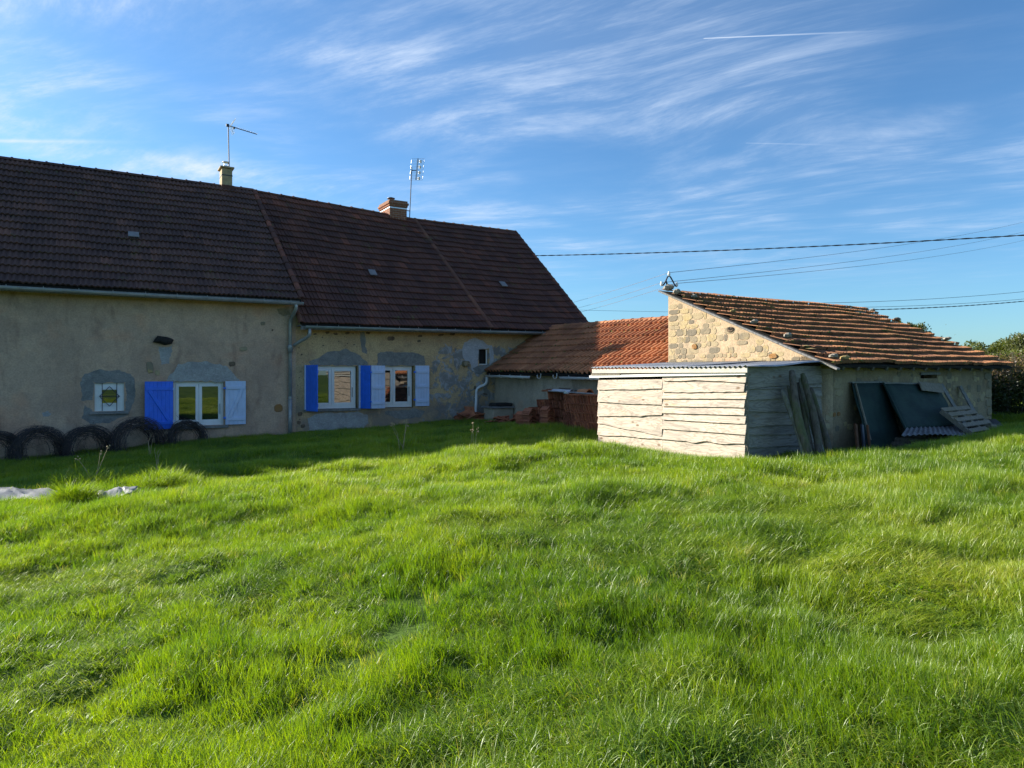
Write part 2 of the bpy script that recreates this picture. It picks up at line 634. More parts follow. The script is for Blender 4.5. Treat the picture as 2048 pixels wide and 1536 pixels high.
def m_brick(nt):
    p = nt.pos()
    x, y, z = nt.xyz(p)
    n = nt.node('ShaderNodeTexBrick')
    nt.put(n.inputs['Vector'], nt.vec(nt.m('ADD', x, y), z))
    n.inputs['Color1'].default_value = (0.34, 0.13, 0.065, 1)
    n.inputs['Color2'].default_value = (0.25, 0.085, 0.05, 1)
    n.inputs['Mortar'].default_value = (0.36, 0.30, 0.23, 1)
    n.inputs['Scale'].default_value = 1.0
    n.inputs['Mortar Size'].default_value = 0.008
    n.inputs['Brick Width'].default_value = 0.22
    n.inputs['Row Height'].default_value = 0.072
    c = nt.mix(nt.m('MULTIPLY', nt.noise(p, 9, 5, 0.7), 0.5), n.outputs[0], (0.10, 0.055, 0.04))
    return dict(color=c, rough=0.9, spec=0.15, normal=nt.bump(nt.m('SUBTRACT', 1.0, n.outputs[1]), 0.6, 0.01))


def m_bark(a, b, mossy=(0.10, 0.12, 0.05)):
    def f(nt):
        p = nt.pos()
        n = nt.noise(nt.v('MULTIPLY', p, (1, 1, 0.22)), 24, 5, 0.7, 0.4)
        c = nt.mix(nt.step(n, 0.35, 0.7), a, b)
        c = nt.mix(nt.m('MULTIPLY', nt.step(nt.noise(p, 3.1, 4, 0.6), 0.48, 0.68), 0.7), c, mossy)
        return dict(color=c, rough=0.95, spec=0.1, normal=nt.bump(n, 0.8, 0.02))
    return f


def m_leaf(cols, trans=0.35, attr_kind='GEOMETRY'):
    def f(nt):
        ti = nt.attr('tint', attr_kind)
        c = nt.ramp(ti, *[(i / (len(cols) - 1), q) for i, q in enumerate(cols)])
        d = nt.node('ShaderNodeBsdfDiffuse')
        nt.put(d.inputs[0], c)
        tr = nt.node('ShaderNodeBsdfTranslucent')
        nt.put(tr.inputs[0], nt.mix(1.0, c, (1.15, 1.25, 0.55), 'MULTIPLY'))
        mx = nt.node('ShaderNodeMixShader')
        mx.inputs[0].default_value = trans
        nt.t.links.new(d.outputs[0], mx.inputs[1])
        nt.t.links.new(tr.outputs[0], mx.inputs[2])
        g = nt.node('ShaderNodeBsdfGlossy')
        g.inputs['Roughness'].default_value = 0.38
        g.inputs['Color'].default_value = (0.9, 0.95, 1, 1)
        m2 = nt.node('ShaderNodeMixShader')
        m2.inputs[0].default_value = 0.02
        nt.t.links.new(mx.outputs[0], m2.inputs[1])
        nt.t.links.new(g.outputs[0], m2.inputs[2])
        return m2.outputs[0]
    return f


MAT = dict(
    wall_a=material('roughcast_wall', m_render((0.54, 0.385, 0.275), (0.43, 0.305, 0.225), (0.27, 0.175, 0.135))),
    wall_b=material('ochre_wall', m_patched),
    wall_link=material('grey_wall', m_render((0.50, 0.42, 0.32), (0.42, 0.35, 0.265), (0.27, 0.225, 0.18), 0.7, 0.3)),
    cement=material('cement', m_cement((0.25, 0.245, 0.23), (0.17, 0.168, 0.16))),
    cement_pale=material('pale_cement', m_cement((0.38, 0.375, 0.36), (0.28, 0.275, 0.27))),
    plaster=material('white_plaster', m_cement((0.45, 0.455, 0.47), (0.36, 0.365, 0.38))),
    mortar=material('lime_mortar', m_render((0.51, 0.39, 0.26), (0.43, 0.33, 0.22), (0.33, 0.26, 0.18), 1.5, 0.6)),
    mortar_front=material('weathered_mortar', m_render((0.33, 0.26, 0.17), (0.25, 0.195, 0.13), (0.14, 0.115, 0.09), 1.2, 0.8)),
    stone=material('field_stone', m_stone),
    rubble=material('dark_stone', m_flat((0.20, 0.145, 0.10), 0.95, 0.25, 9, 0.6)),
    soot=material('charred_wood', m_flat((0.035, 0.032, 0.03), 0.9, 0.3, 20, 0.6)),
    tile_a=material('dark_roof_tile', m_tile(((0.080, 0.045, 0.040), (0.120, 0.064, 0.052), (0.19, 0.090, 0.065)), 0.1, rough=0.75)),
    tile_b=material('brown_roof_tile', m_tile(((0.088, 0.042, 0.035), (0.135, 0.060, 0.045), (0.26, 0.09, 0.055)), 0.12, rough=0.78)),
    tile_red=material('terracotta', m_tile(((0.31, 0.118, 0.056), (0.42, 0.165, 0.078), (0.52, 0.23, 0.11)), 0.3)),
    tile_barn=material('old_terracotta', m_tile(((0.20, 0.098, 0.055), (0.30, 0.138, 0.072), (0.42, 0.195, 0.09)), 0.8)),
    tile_pile=material('stored_terracotta', m_tile(((0.30, 0.100, 0.055), (0.40, 0.135, 0.070), (0.48, 0.18, 0.09)), 0.0)),
    zinc=material('zinc', m_flat((0.36, 0.375, 0.365), 0.42, 0.12, 4, 0.1, 0.35)),
    pvc=material('white_pvc', m_flat((0.74, 0.75, 0.76), 0.4, 0.07, 3, 0.03)),
    frame=material('window_white', m_flat((0.76, 0.77, 0.76), 0.35, 0.05, 3, 0.02)),
    blue=material('blue_paint', m_flat((0.030, 0.17, 0.82), 0.45, 0.08, 5, 0.1)),
    pale_blue=material('pale_blue_paint', m_flat((0.52, 0.63, 0.84), 0.5, 0.06, 5, 0.1)),
    steel=material('galvanised_steel', m_flat((0.34, 0.35, 0.37), 0.45, 0.15, 5, 0.2, 0.5)),
    sheet=material('grey_sheet', m_flat((0.36, 0.38, 0.42), 0.5, 0.18, 3, 0.25, 0.15)),
    dark_metal=material('dark_metal', m_flat((0.05, 0.055, 0.075), 0.5, 0.15, 8, 0.2, 0.4)),
    alu=material('aluminium', m_flat((0.62, 0.63, 0.66), 0.35, 0.08, 6, 0.05, 0.6)),
    porcelain=material('porcelain', m_flat((0.78, 0.78, 0.75), 0.25, 0.05, 8, 0.02, 0, 0.5)),
    cable=material('black_cable', m_flat((0.02, 0.022, 0.028), 0.6, 0.1, 3, 0.05)),
    copper=material('old_copper_wire', m_flat((0.22, 0.19, 0.19), 0.5, 0.1, 3, 0.05, 0.3)),
    brick=material('chimney_brick', m_brick),
    chim=material('chimney_render', m_flat((0.42, 0.33, 0.19), 0.9, 0.14, 7, 0.4)),
    clay_pale=material('pale_fascia', m_flat((0.55, 0.50, 0.43), 0.75, 0.10, 9, 0.2)),
    white_board=material('white_board', m_flat((0.70, 0.70, 0.68), 0.55, 0.05, 5, 0.1)),
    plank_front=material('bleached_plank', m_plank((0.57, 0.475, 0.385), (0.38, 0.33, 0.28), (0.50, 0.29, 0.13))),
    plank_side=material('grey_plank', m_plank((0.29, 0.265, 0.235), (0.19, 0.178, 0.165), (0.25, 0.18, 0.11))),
    grey_wood=material('grey_wood', m_bark((0.25, 0.245, 0.24), (0.14, 0.135, 0.13), (0.19, 0.18, 0.15))),
    raw_wood=material('raw_wood', m_bark((0.27, 0.235, 0.19), (0.17, 0.15, 0.12), (0.21, 0.185, 0.13))),
    bark=material('bark', m_bark((0.16, 0.135, 0.11), (0.07, 0.06, 0.05))),
    bark_grey=material('stripped_post', m_bark((0.33, 0.31, 0.28), (0.17, 0.155, 0.14), (0.18, 0.20, 0.11))),
    trunk=material('tree_bark', m_bark((0.11, 0.085, 0.06), (0.05, 0.04, 0.03))),
    rust=material('rust', m_flat((0.18, 0.075, 0.035), 0.85, 0.25, 10, 0.4)),
    soil=material('dark_interior', m_flat((0.02, 0.018, 0.016), 0.95, 0.2, 5, 0.1)),
    wire=material('rusty_wire', m_flat((0.055, 0.045, 0.045), 0.7, 0.2, 20, 0.1, 0.2)),
    tarp=material('pale_tarpaulin', m_flat((0.25, 0.255, 0.265), 0.5, 0.12, 5, 0.25)),
    straw=material('dry_stalk', m_flat((0.42, 0.32, 0.19), 0.8, 0.15, 30, 0.1)),
    lichen=material('orange_lichen_stone', m_flat((0.42, 0.30, 0.12), 0.95, 0.25, 14, 0.5)),
    pale_stone=material('loose_stone', m_flat((0.36, 0.32, 0.26), 0.95, 0.22, 14, 0.6)),
    moss=material('moss', m_flat((0.13, 0.14, 0.03), 0.98, 0.25, 40, 0.6)),
)


def m_net(nt):
    p = nt.pos()
    q = nt.attr('puv', out='Vector')
    w = nt.noise(nt.v('MULTIPLY', q, (3.0, 40.0, 1.0)), 1.0, 4, 0.7)
    n = nt.noise(p, 2.5, 4, 0.6)
    c = nt.mix(nt.step(n, 0.35, 0.7), (0.022, 0.046, 0.040), (0.012, 0.026, 0.026))
    c = nt.mix(nt.m('MULTIPLY', nt.step(w, 0.5, 0.8), 0.5), c, (0.045, 0.075, 0.066))
    return dict(color=c, rough=0.75, spec=0.2, normal=nt.bump(w, 0.4, 0.008))


def m_glass(nt):
    p = nt.pos()
    n = nt.noise(p, 1.3, 2, 0.5)
    return dict(color=(0.012, 0.014, 0.014), rough=0.012, spec=1.0, ior=1.75, normal=nt.bump(n, 0.06, 0.02))


MAT['net'] = material('green_shade_net', m_net)
MAT['glass'] = material('window_glass', m_glass)


# ------------------------------------------------------------------ ground
def build_ground():
    def axis(lo, hi, step, far):
        core = np.arange(lo, hi + 1e-6, step)
        g, d = [], step
        x = hi
        while x < far:
            d *= 1.28
            x += d
            g.append(x)
        h, d, x = [], step, lo
        while x > -far:
            d *= 1.28
            x -= d
            h.append(x)
        return np.concatenate([h[::-1], core, g])
    xs = axis(-9, 24, 0.16, 3500)
    ys = axis(-3, 21, 0.16, 3500)
    X, Y = np.meshgrid(xs, ys)
    Z = gh(X, Y)
    nx, ny = len(xs), len(ys)
    v = np.stack([X.ravel(), Y.ravel(), Z.ravel()], 1)
    i = np.arange(nx * ny).reshape(ny, nx)
    f = np.stack([i[:-1, :-1].ravel(), i[:-1, 1:].ravel(), i[1:, 1:].ravel(), i[1:, :-1].ravel()], 1)
    me = bpy.data.meshes.new('lawn')
    me.from_pydata(v.tolist(), [], f.tolist())
    me.polygons.foreach_set('use_smooth', [True] * len(me.polygons))

    def soil(nt):
        p = nt.pos()
        n = nt.noise(p, 0.35, 6, 0.6)
        n2 = nt.noise(p, 9, 5, 0.7)
        c = nt.mix(nt.step(n, 0.35, 0.65), (0.055, 0.105, 0.018), (0.085, 0.135, 0.025))
        c = nt.mix(nt.m('MULTIPLY', nt.step(n2, 0.45, 0.7), 0.6), c, (0.035, 0.05, 0.015))
        return dict(color=c, rough=0.95, spec=0.1, normal=nt.bump(n2, 0.8, 0.05))
    me.materials.append(material('turf', soil))
    o = bpy.data.objects.new('lawn', me)
    COL.objects.link(o)
    o['kind'] = 'structure'


build_ground()


# ------------------------------------------------------------------ roof tiles
def tile_variants(name, profile, mat, lift=0.045, lip=0.032, over=1.10, n=7):
    out = []
    for k in range(n):
        b = MB()
        vs = []
        for (yy, zz) in ((over, 0.0), (0.0, lift)):
            for (x, z) in profile:
                vs.append((x, yy, z + zz + 0.004))
        for (x, z) in profile:
            vs.append((x, 0.012, z + lift - lip))
        m = len(profile)
        fs = []
        for i in range(m - 1):
            fs.append((i, m + i, m + i + 1, i + 1))
            fs.append((m + i, 2 * m + i, 2 * m + i + 1, m + i + 1))
        b.add(vs, fs, k / (n - 1))
        b.sm = False
        out.append(b.mesh(name, mat))
    return out


ROLL = [(i / 10.0, 0.017 * math.cos(4 * PI * i / 10.0 - 0.6)) for i in range(11)]
RIB = [(0.0, 0.004), (0.05, 0.024), (0.15, 0.024), (0.21, 0.0), (0.46, 0.0), (0.50, 0.017), (0.58, 0.017), (0.62, 0.0), (1.0, 0.0)]


def roof_field(roof, el, er, rl, rr, ncol, nrow, variants, mat, indiv, sag=None, jit=1.0, gap=None, hue=None, skip=None):
    """lay tiles over a bilinear patch; the indiv nearest in view become parts of their own"""
    el, er, rl, rr = (Vector(q) for q in (el, er, rl, rr))

    def P(s, t):
        p = el * (1 - s) * (1 - t) + er * s * (1 - t) + rl * (1 - s) * t + rr * s * t
        if sag:
            p = p + Vector((0, 0, sag(s, t)))
        return p
    rec = []
    for j in range(nrow):
        for i in range(ncol):
            s0, t0 = i / ncol, j / nrow
            p = P(s0, t0)
            if skip and skip(p):
                continue
            ux = P((i + 1) / ncol, t0) - p
            uy = P(s0, (j + 1) / nrow) - p
            nn = ux.cross(uy).normalized()
            lift = random.uniform(0, 0.006) * jit
            ang = random.gauss(0, 0.012) * jit
            ux2 = ux * 1.0 + uy.normalized() * (ang * ux.length)
            p = p + nn * lift + uy.normalized() * random.gauss(0, 0.006) * jit
            nn2 = (nn + ux.normalized() * random.gauss(0, 0.015) * jit).normalized()
            M = frame_matrix(p, ux2, uy, nn2)
            c = p + ux / 2 + uy / 2
            tv = random.random()
            if hue:
                tv = min(max(hue(s0, t0) + random.gauss(0, 0.16), 0), 1)
            rec.append((c.length if in_view(c, -4) else 1e6 + c.length, M, tv))
    order = sorted(range(len(rec)), key=lambda q: rec[q][0])
    pick = set(q for q in order[:indiv] if rec[q][0] < 1e6)
    field = MB()
    base = [np.array([q.co for q in v.vertices]) for v in variants[:1]][0]
    faces = [tuple(f.vertices) for f in variants[0].polygons]
    hom = np.concatenate([base, np.ones((len(base), 1))], 1)
    for q, (d, M, tv) in enumerate(rec):
        if q in pick:
            place('tile', variants[int(round(tv * (len(variants) - 1)))], M, roof)
        else:
            w = hom @ np.array(M).T
            field.add(w[:, :3].tolist(), faces, tv)
    if field.v:
        o = field.build('tile_field', mat, roof)
        o['kind'] = 'stuff'


def half_round(b, p, q, r, rise=1.0, seg=6, thick=0.018, collar=0.0, tint=0.5, up=(0, 0, 1)):
    """half-round tile from p to q, opening downwards"""
    p, q = Vector(p), Vector(q)
    d = (q - p).normalized()
    side = d.cross(Vector(up)).normalized()
    u = side.cross(d)
    rings = [(p, r)]
    if collar:
        rings = [(p, r + collar), (p + d * 0.05, r + collar), (p + d * 0.055, r)]
    rings.append((q, r * 0.96))
    vs = []
    for c, rr in rings:
        for k in range(seg + 1):
            a = PI * k / seg
            vs.append(c + side * math.cos(a) * rr + u * math.sin(a) * rr * rise)
    n1 = len(vs)
    for c, rr in (rings[0], rings[-1]):
        for k in range(seg + 1):
            a = PI * k / seg
            vs.append(c + side * math.cos(a) * (rr - thick) + u * math.sin(a) * (rr - thick) * rise)
    m = seg + 1
    fs = []
    for i in range(len(rings) - 1):
        for k in range(seg):
            fs.append((i * m + k, (i + 1) * m + k, (i + 1) * m + k + 1, i * m + k + 1))
    L = (len(rings) - 1) * m
    for k in range(seg):
        fs.append((k, k + 1, n1 + k + 1, n1 + k))
        fs.append((L + k, n1 + m + k, n1 + m + k + 1, L + k + 1))
    b.add(vs, fs, tint)
    return b


def ridge_row(roof, pts, n, r, mat, collar=0.018, rise=0.8, name='ridge_tile', up=(0, 0, 1)):
    """n half-round tiles end to end along a polyline"""
    P = [Vector(p) for p in pts]
    L = [0]
    for a, b in zip(P, P[1:]):
        L.append(L[-1] + (b - a).length)

    def at(s):
        for i in range(len(P) - 1):
            if s <= L[i + 1] + 1e-6:
                return P[i].lerp(P[i + 1], (s - L[i]) / max(L[i + 1] - L[i], 1e-6))
        return P[-1]
    for i in range(n):
        a, b = at(L[-1] * i / n), at(min(L[-1] * (i + 1) / n + 0.02, L[-1]))
        dz = Vector((0, 0, random.gauss(0, 0.003)))
        m = MB()
        half_round(m, a + dz, b + dz, r, rise, 6, 0.018, collar, random.random(), up)
        m.build(name, mat, roof, smooth=False)


def roof_deck(parent, name, el, er, rl, rr, mat, drop=0.03, thick=0.10):
    el, er, rl, rr = (Vector(q) for q in (el, er, rl, rr))
    n = (er - el).cross(rl - el).normalized()
    a = [q - n * drop for q in (el, er, rr, rl)]
    b = MB()
    b.slab([q - n * thick for q in a], n * thick)
    return b.build(name, mat, parent)


# ------------------------------------------------------------------ walls with openings
def wall_mesh(p0, d, length, zb, zt, thick, openings, reveal=0.16, cell=0.5, wob=0.006):
    """front face with openings; p0 start, d unit direction, front normal = d rotated clockwise; zb, zt may be callables of s"""
    p0 = Vector((p0[0], p0[1], 0))
    d = Vector((d[0], d[1], 0)).normalized()
    nrm = Vector((d.y, -d.x, 0))
    zbf = zb if callable(zb) else (lambda s: zb)
    ztf = zt if callable(zt) else (lambda s: zt)
    ss = {0.0, length}
    for (a, b, c, e) in openings:
        ss |= {a, b}
    ss = sorted(ss)
    full = []
    for a, b in zip(ss, ss[1:]):
        k = max(1, int((b - a) / cell))
        full += [a + (b - a) * i / k for i in range(k)]
    full.append(ss[-1])
    levels = sorted({q for o in openings for q in o[2:]})
    m = MB()
    for a, b in zip(full, full[1:]):
        mid = (a + b) / 2
        za0, zb0 = zbf(mid), min(ztf(a), ztf(b))
        zs = [za0] + [q for q in levels if za0 < q < zb0] + [None]
        for lo, hi in zip(zs, zs[1:]):
            h0 = hi if hi is not None else ztf(a)
            h1 = hi if hi is not None else ztf(b)
            if any(o[0] <= mid <= o[1] and o[2] <= (lo + (hi if hi is not None else zb0)) / 2 <= o[3] for o in openings):
                continue
            q = [p0 + d * a + Vector((0, 0, lo)), p0 + d * b + Vector((0, 0, lo)), p0 + d * b + Vector((0, 0, h1)), p0 + d * a + Vector((0, 0, h0))]
            m.add(q, [(0, 1, 2, 3)])
    for (a, b, c, e) in openings:
        A, B = p0 + d * a, p0 + d * b
        k = -nrm * reveal
        V0, V1 = Vector((0, 0, c)), Vector((0, 0, e))
        q = [A + V0, B + V0, B + V1, A + V1]
        q += [x + k for x in q]
        m.add(q, [(0, 4, 5, 1), (1, 5, 6, 2), (2, 6, 7, 3), (3, 7, 4, 0)])
    # back, sides and top
    A, B = p0, p0 + d * length
    k = -nrm * thick
    q = [A + Vector((0, 0, zbf(0))), B + Vector((0, 0, zbf(length))), B + Vector((0, 0, ztf(length))), A + Vector((0, 0, ztf(0)))]
    q += [x + k for x in q]
    m.add(q, [(4, 7, 6, 5), (0, 3, 7, 4), (1, 5, 6, 2), (3, 2, 6, 7)])
    return m


def ragged(pts, step=0.06, amp=0.03, seed=0):
    """densify and roughen a closed outline in the plane (s, z)"""
    out = []
    n = len(pts)
    for i in range(n):
        a, b = pts[i], pts[(i + 1) % n]
        L = math.hypot(b[0] - a[0], b[1] - a[1])
        k = max(1, int(L / step))
        for j in range(k):
            f = j / k
            x = a[0] + (b[0] - a[0]) * f
            z = a[1] + (b[1] - a[1]) * f
            x += amp * float(vnoise(x * 9 + seed, z * 9, 31)) + amp * 0.6 * float(vnoise(x * 23 + seed, z * 23, 33))
            z += amp * float(vnoise(x * 9, z * 9 + seed, 32)) + amp * 0.6 * float(vnoise(x * 23, z * 23 + seed, 34))
            out.append((x, z))
    return out


def patch_y(parent, name, px_pts, Y, mat, thick=0.006, amp=0.03, step=0.05, seed=0):
    pts = [on_y(a, b, Y) for a, b in px_pts]
    rg = ragged([(p.x, p.z) for p in pts], step, amp, seed)
    c = (sum(p[0] for p in rg) / len(rg), sum(p[1] for p in rg) / len(rg))
    m = MB()
    n = len(rg)
    vs = [(x, Y - thick, z) for x, z in rg] + [(x + (x - c[0]) * 0.01, Y + 0.004, z + (z - c[1]) * 0.01) for x, z in rg]
    area = sum(rg[i][0] * rg[(i + 1) % n][1] - rg[(i + 1) % n][0] * rg[i][1] for i in range(n))
    face = tuple(range(n)) if area > 0 else tuple(range(n - 1, -1, -1))
    m.add(vs, [face] + [(i, n + i, n + (i + 1) % n, (i + 1) % n) for i in range(n)])
    return m.build(name, mat, parent)


def stone_variants(n=14, mat=None):
    out = []
    for k in range(n):
        r = random.Random(100 + k)
        seg = 12
        outer, inner = [], []
        for i in range(seg):
            a = 2 * PI * i / seg + r.uniform(-0.1, 0.1)
            c, s_ = math.cos(a), math.sin(a)
            rr = 1.0 / max(abs(c), abs(s_)) ** 0.95 * r.uniform(0.86, 1.04)
            outer.append((0.5 * c * rr, 0.0, 0.5 * s_ * rr))
            inner.append((0.5 * c * rr * 0.92, -1.0 + r.uniform(-0.25, 0.2), 0.5 * s_ * rr * 0.90))
        ctr = (0, -1.05, 0)
        b = MB()
        vs = outer + inner + [ctr]
        fs = []
        for i in range(seg):
            j = (i + 1) % seg
            fs.append((i, j, seg + j, seg + i))
            fs.append((seg + i, seg + j, 2 * seg))
        b.add(vs, fs, k / (n - 1))
        out.append(b.mesh('stone', mat))
    return out


STONES = stone_variants(14, MAT['stone'])
RUBBLE = stone_variants(6, MAT['rubble'])


def add_stone(parent, p, d, w, h, proud, meshes=None, roll=0.0, k=None, name='stone'):
    """stone on a wall: centre p, wall direction d; local -y points out of the wall"""
    d = Vector((d[0], d[1], 0)).normalized()
    out = Vector((d.y, -d.x, 0))
    up = Vector((0, 0, 1))
    x = (d * math.cos(roll) + up * math.sin(roll))
    z = (up * math.cos(roll) - d * math.sin(roll))
    ms = meshes or STONES
    me = ms[k if k is not None else random.randrange(len(ms))]
    return place(name, me, frame_matrix(Vector(p), x * w, -out * proud, z * h), parent)


# ------------------------------------------------------------------ joinery and rainwater goods
def window(parent, x0, x1, z0, z1, Y, leaves=2, depth=0.11, fr=0.055, sash=0.065, sill=True, bars=False):
    yf = Y + depth
    m = MB()
    m.lo_hi((x0, yf, z0), (x0 + fr, yf + 0.07, z1))
    m.lo_hi((x1 - fr, yf, z0), (x1, yf + 0.07, z1))
    m.lo_hi((x0 + fr, yf + 0.001, z1 - fr), (x1 - fr, yf + 0.069, z1))
    m.lo_hi((x0 + fr, yf - 0.012, z0), (x1 - fr, yf + 0.069, z0 + fr * 1.3))
    w = m.build('window', MAT['frame'], parent, bevel=0.004)
    inner0, inner1 = x0 + fr * 0.9, x1 - fr * 0.9
    zz0, zz1 = z0 + fr * 1.25, z1 - fr * 0.9
    wl = (inner1 - inner0) / leaves
    for k in range(leaves):
        a, b = inner0 + wl * k + 0.003, inner0 + wl * (k + 1) - 0.003
        s_ = MB()
        ys, ye = yf - 0.018, yf + 0.04
        s_.lo_hi((a, ys, zz0), (a + sash, ye, zz1))
        s_.lo_hi((b - sash, ys, zz0), (b, ye, zz1))
        s_.lo_hi((a + sash, ys + 0.001, zz1 - sash), (b - sash, ye - 0.001, zz1))
        s_.lo_hi((a + sash, ys + 0.001, zz0), (b - sash, ye - 0.001, zz0 + sash))
        s_.build('sash', MAT['frame'], w, bevel=0.004)
        g = MB()
        g.lo_hi((a + sash - 0.008, yf + 0.008, zz0 + sash - 0.008), (b - sash + 0.008, yf + 0.02, zz1 - sash + 0.008))
        g.build('pane', MAT['glass'], w)
    if leaves == 2:
        h = MB()
        h.lo_hi((inner1 - sash * 0.62, yf - 0.05, (zz0 + zz1) / 2 - 0.30), (inner1 - sash * 0.45, yf - 0.019, (zz0 + zz1) / 2 - 0.02))
        h.build('espagnolette', MAT['steel'], w)
    if sill:
        s2 = MB()
        s2.lo_hi((x0 - 0.10, Y - 0.07, z0 - 0.075), (x1 + 0.10, Y + 0.14, z0 - 0.005))
        s2.build('sill', MAT['cement'], w, bevel=0.01)
    return w


def shutter(parent, A, B, z0, z1, out, mat, battens=True, brace=0, rail3=False, edge=None, thick=0.028, bare=None):
    """shutter leaf from A (hinge) to B; out = horizontal unit vector of the face that carries the battens"""
    A, B, out = Vector((A[0], A[1], 0)), Vector((B[0], B[1], 0)), Vector((out[0], out[1], 0)).normalized()
    d = (B - A)
    L = d.length
    d.normalize()
    n = max(3, round(L / 0.10))
    root = MB()
    root.bar(A + d * 0.005 + Vector((0, 0, (z0 + z1) / 2)), B - d * 0.005 + Vector((0, 0, (z0 + z1) / 2)), thick * 0.55, z1 - z0 - 0.01, (0, 0, 1))
    o = root.build('shutter', mat, parent)
    for i in range(n):
        a = A + d * (L * i / n + 0.0022)
        b = A + d * (L * (i + 1) / n - 0.0022)
        m = MB()
        m.bar(a + Vector((0, 0, (z0 + z1) / 2)), b + Vector((0, 0, (z0 + z1) / 2)), thick, z1 - z0, (0, 0, 1))
        m.build('board', mat, o, bevel=0.003)
    if battens:
        off = out * (thick / 2 + 0.0125)
        H = z1 - z0
        rails = [z1 - 0.15 * H, z0 + 0.13 * H]
        if rail3:
            rails.append(z0 + 0.49 * H)
        for r in rails:
            m = MB()
            m.bar(A + d * 0.02 + off + Vector((0, 0, r)), B - d * 0.02 + off + Vector((0, 0, r)), 0.025, 0.085, (0, 0, 1))
            m.build('batten', mat, o, bevel=0.004)
        if brace:
            p, q = (A + d * 0.10, A + d * (L - 0.10)) if brace > 0 else (A + d * (L - 0.10), A + d * 0.10)
            m = MB()
            m.bar(p + off + Vector((0, 0, rails[0] - 0.045)), q + off + Vector((0, 0, rails[1] + 0.045)), 0.024, 0.08, d.cross(Vector((0, 0, 1))).cross(q - p) if False else (0, 0, 1))
            m.build('brace', mat, o, bevel=0.004)
    h = MB()
    for r in (z1 - 0.16 * (z1 - z0), z0 + 0.16 * (z1 - z0)):
        h.box(A - d * 0.02 + Vector((0, 0, r)), (0.05, 0.05, 0.05))
    h.build('hinge', MAT['blue'] if mat is not MAT['blue'] else MAT['pale_blue'], o)
    return o


def gutter(parent, p, q, mat, r=0.065, brackets=0, end=True):
    p, q = Vector(p), Vector(q)
    d = (q - p).normalized()
    side = d.cross(Vector((0, 0, 1))).normalized()
    m = MB()
    seg = 8
    vs = []
    for c in (p, q):
        for rr in (r, r - 0.006):
            for k in range(seg + 1):
                a = PI + PI * k / seg
                vs.append(c + side * math.cos(a) * rr + Vector((0, 0, math.sin(a) * rr)))
    n = seg + 1
    fs = []
    for k in range(seg):
        fs.append((k, k + 1, 2 * n + k + 1, 2 * n + k))
        fs.append((n + k, 3 * n + k, 3 * n + k + 1, n + k + 1))
        fs.append((k, n + k, n + k + 1, k + 1))
        fs.append((2 * n + k, 2 * n + k + 1, 3 * n + k + 1, 3 * n + k))
    fs += [(0, 2 * n, 3 * n, n), (seg, n + seg, 3 * n + seg, 2 * n + seg)]
    m.add(vs, fs)
    if end:
        for c in (p, q):
            m.add([c + side * math.cos(PI + PI * k / seg) * (r - 0.003) + Vector((0, 0, math.sin(PI + PI * k / seg) * (r - 0.003))) for k in range(seg + 1)], [tuple(range(seg + 1))])
    # rolled front bead
    for sd in (-1, 1):
        m.tube([p + side * sd * r, q + side * sd * r], 0.009, 6)
    g = m.build('gutter', mat, parent, smooth=True)
    for i in range(brackets):
        c = p.lerp(q, (i + 0.5) / brackets)
        b = MB()
        pts = [c + side * math.cos(PI + PI * k / 8) * (r + 0.006) + Vector((0, 0, math.sin(PI + PI * k / 8) * (r + 0.006))) for k in range(9)]
        b.tube(pts + [pts[-1] + Vector((0, 0, 0.05))], 0.006, 5)
        b.build('bracket', mat, g)
    return g


def downpipe(parent, pts, r, mat, collars=()):
    m = MB()
    P = [Vector(p) for p in pts]
    dense = [P[0]]
    for a, b, c in zip(P, P[1:], P[2:]):
        e = min(0.10, (b - a).length * 0.4, (c - b).length * 0.4)
        u, v = b + (a - b).normalized() * e, b + (c - b).normalized() * e
        dense += [u, u.lerp(v, 0.5).lerp(b, 0.4), v]
    dense.append(P[-1])
    m.tube(dense, r, 12)
    o = m.build('downpipe', mat, parent, smooth=True)
    for (c, rr, h) in collars:
        k = MB()
        k.tube([Vector(c) - Vector((0, 0, h / 2)), Vector(c) + Vector((0, 0, h / 2))], rr, 12)
        k.box(Vector(c) + Vector((0, 0.05, 0)), (0.02, 0.10, 0.02))
        k.build('pipe_clip', mat, o)
    return o


MAT['pvc_dim'] = material('dull_vent', m_flat((0.20, 0.195, 0.20), 0.6, 0.1, 6, 0.1))


# ------------------------------------------------------------------ the taller house (left)
HY = 20.0                 # front wall of both houses
RIDGE_Y = 24.66
ZA_E, ZA_R = EYE + 2.06, EYE + 6.13
house = thing('farmhouse', 'taller farmhouse with high eaves, brown roughcast wall and one pair of blue shutters', 'house', (0, HY, g1(0, HY)))


def rect_y(px0, py0, px1, py1, Y=HY):
    a, b = on_y(px0, py1, Y), on_y(px1, py0, Y)
    return (a.x, b.x, a.z, b.z)


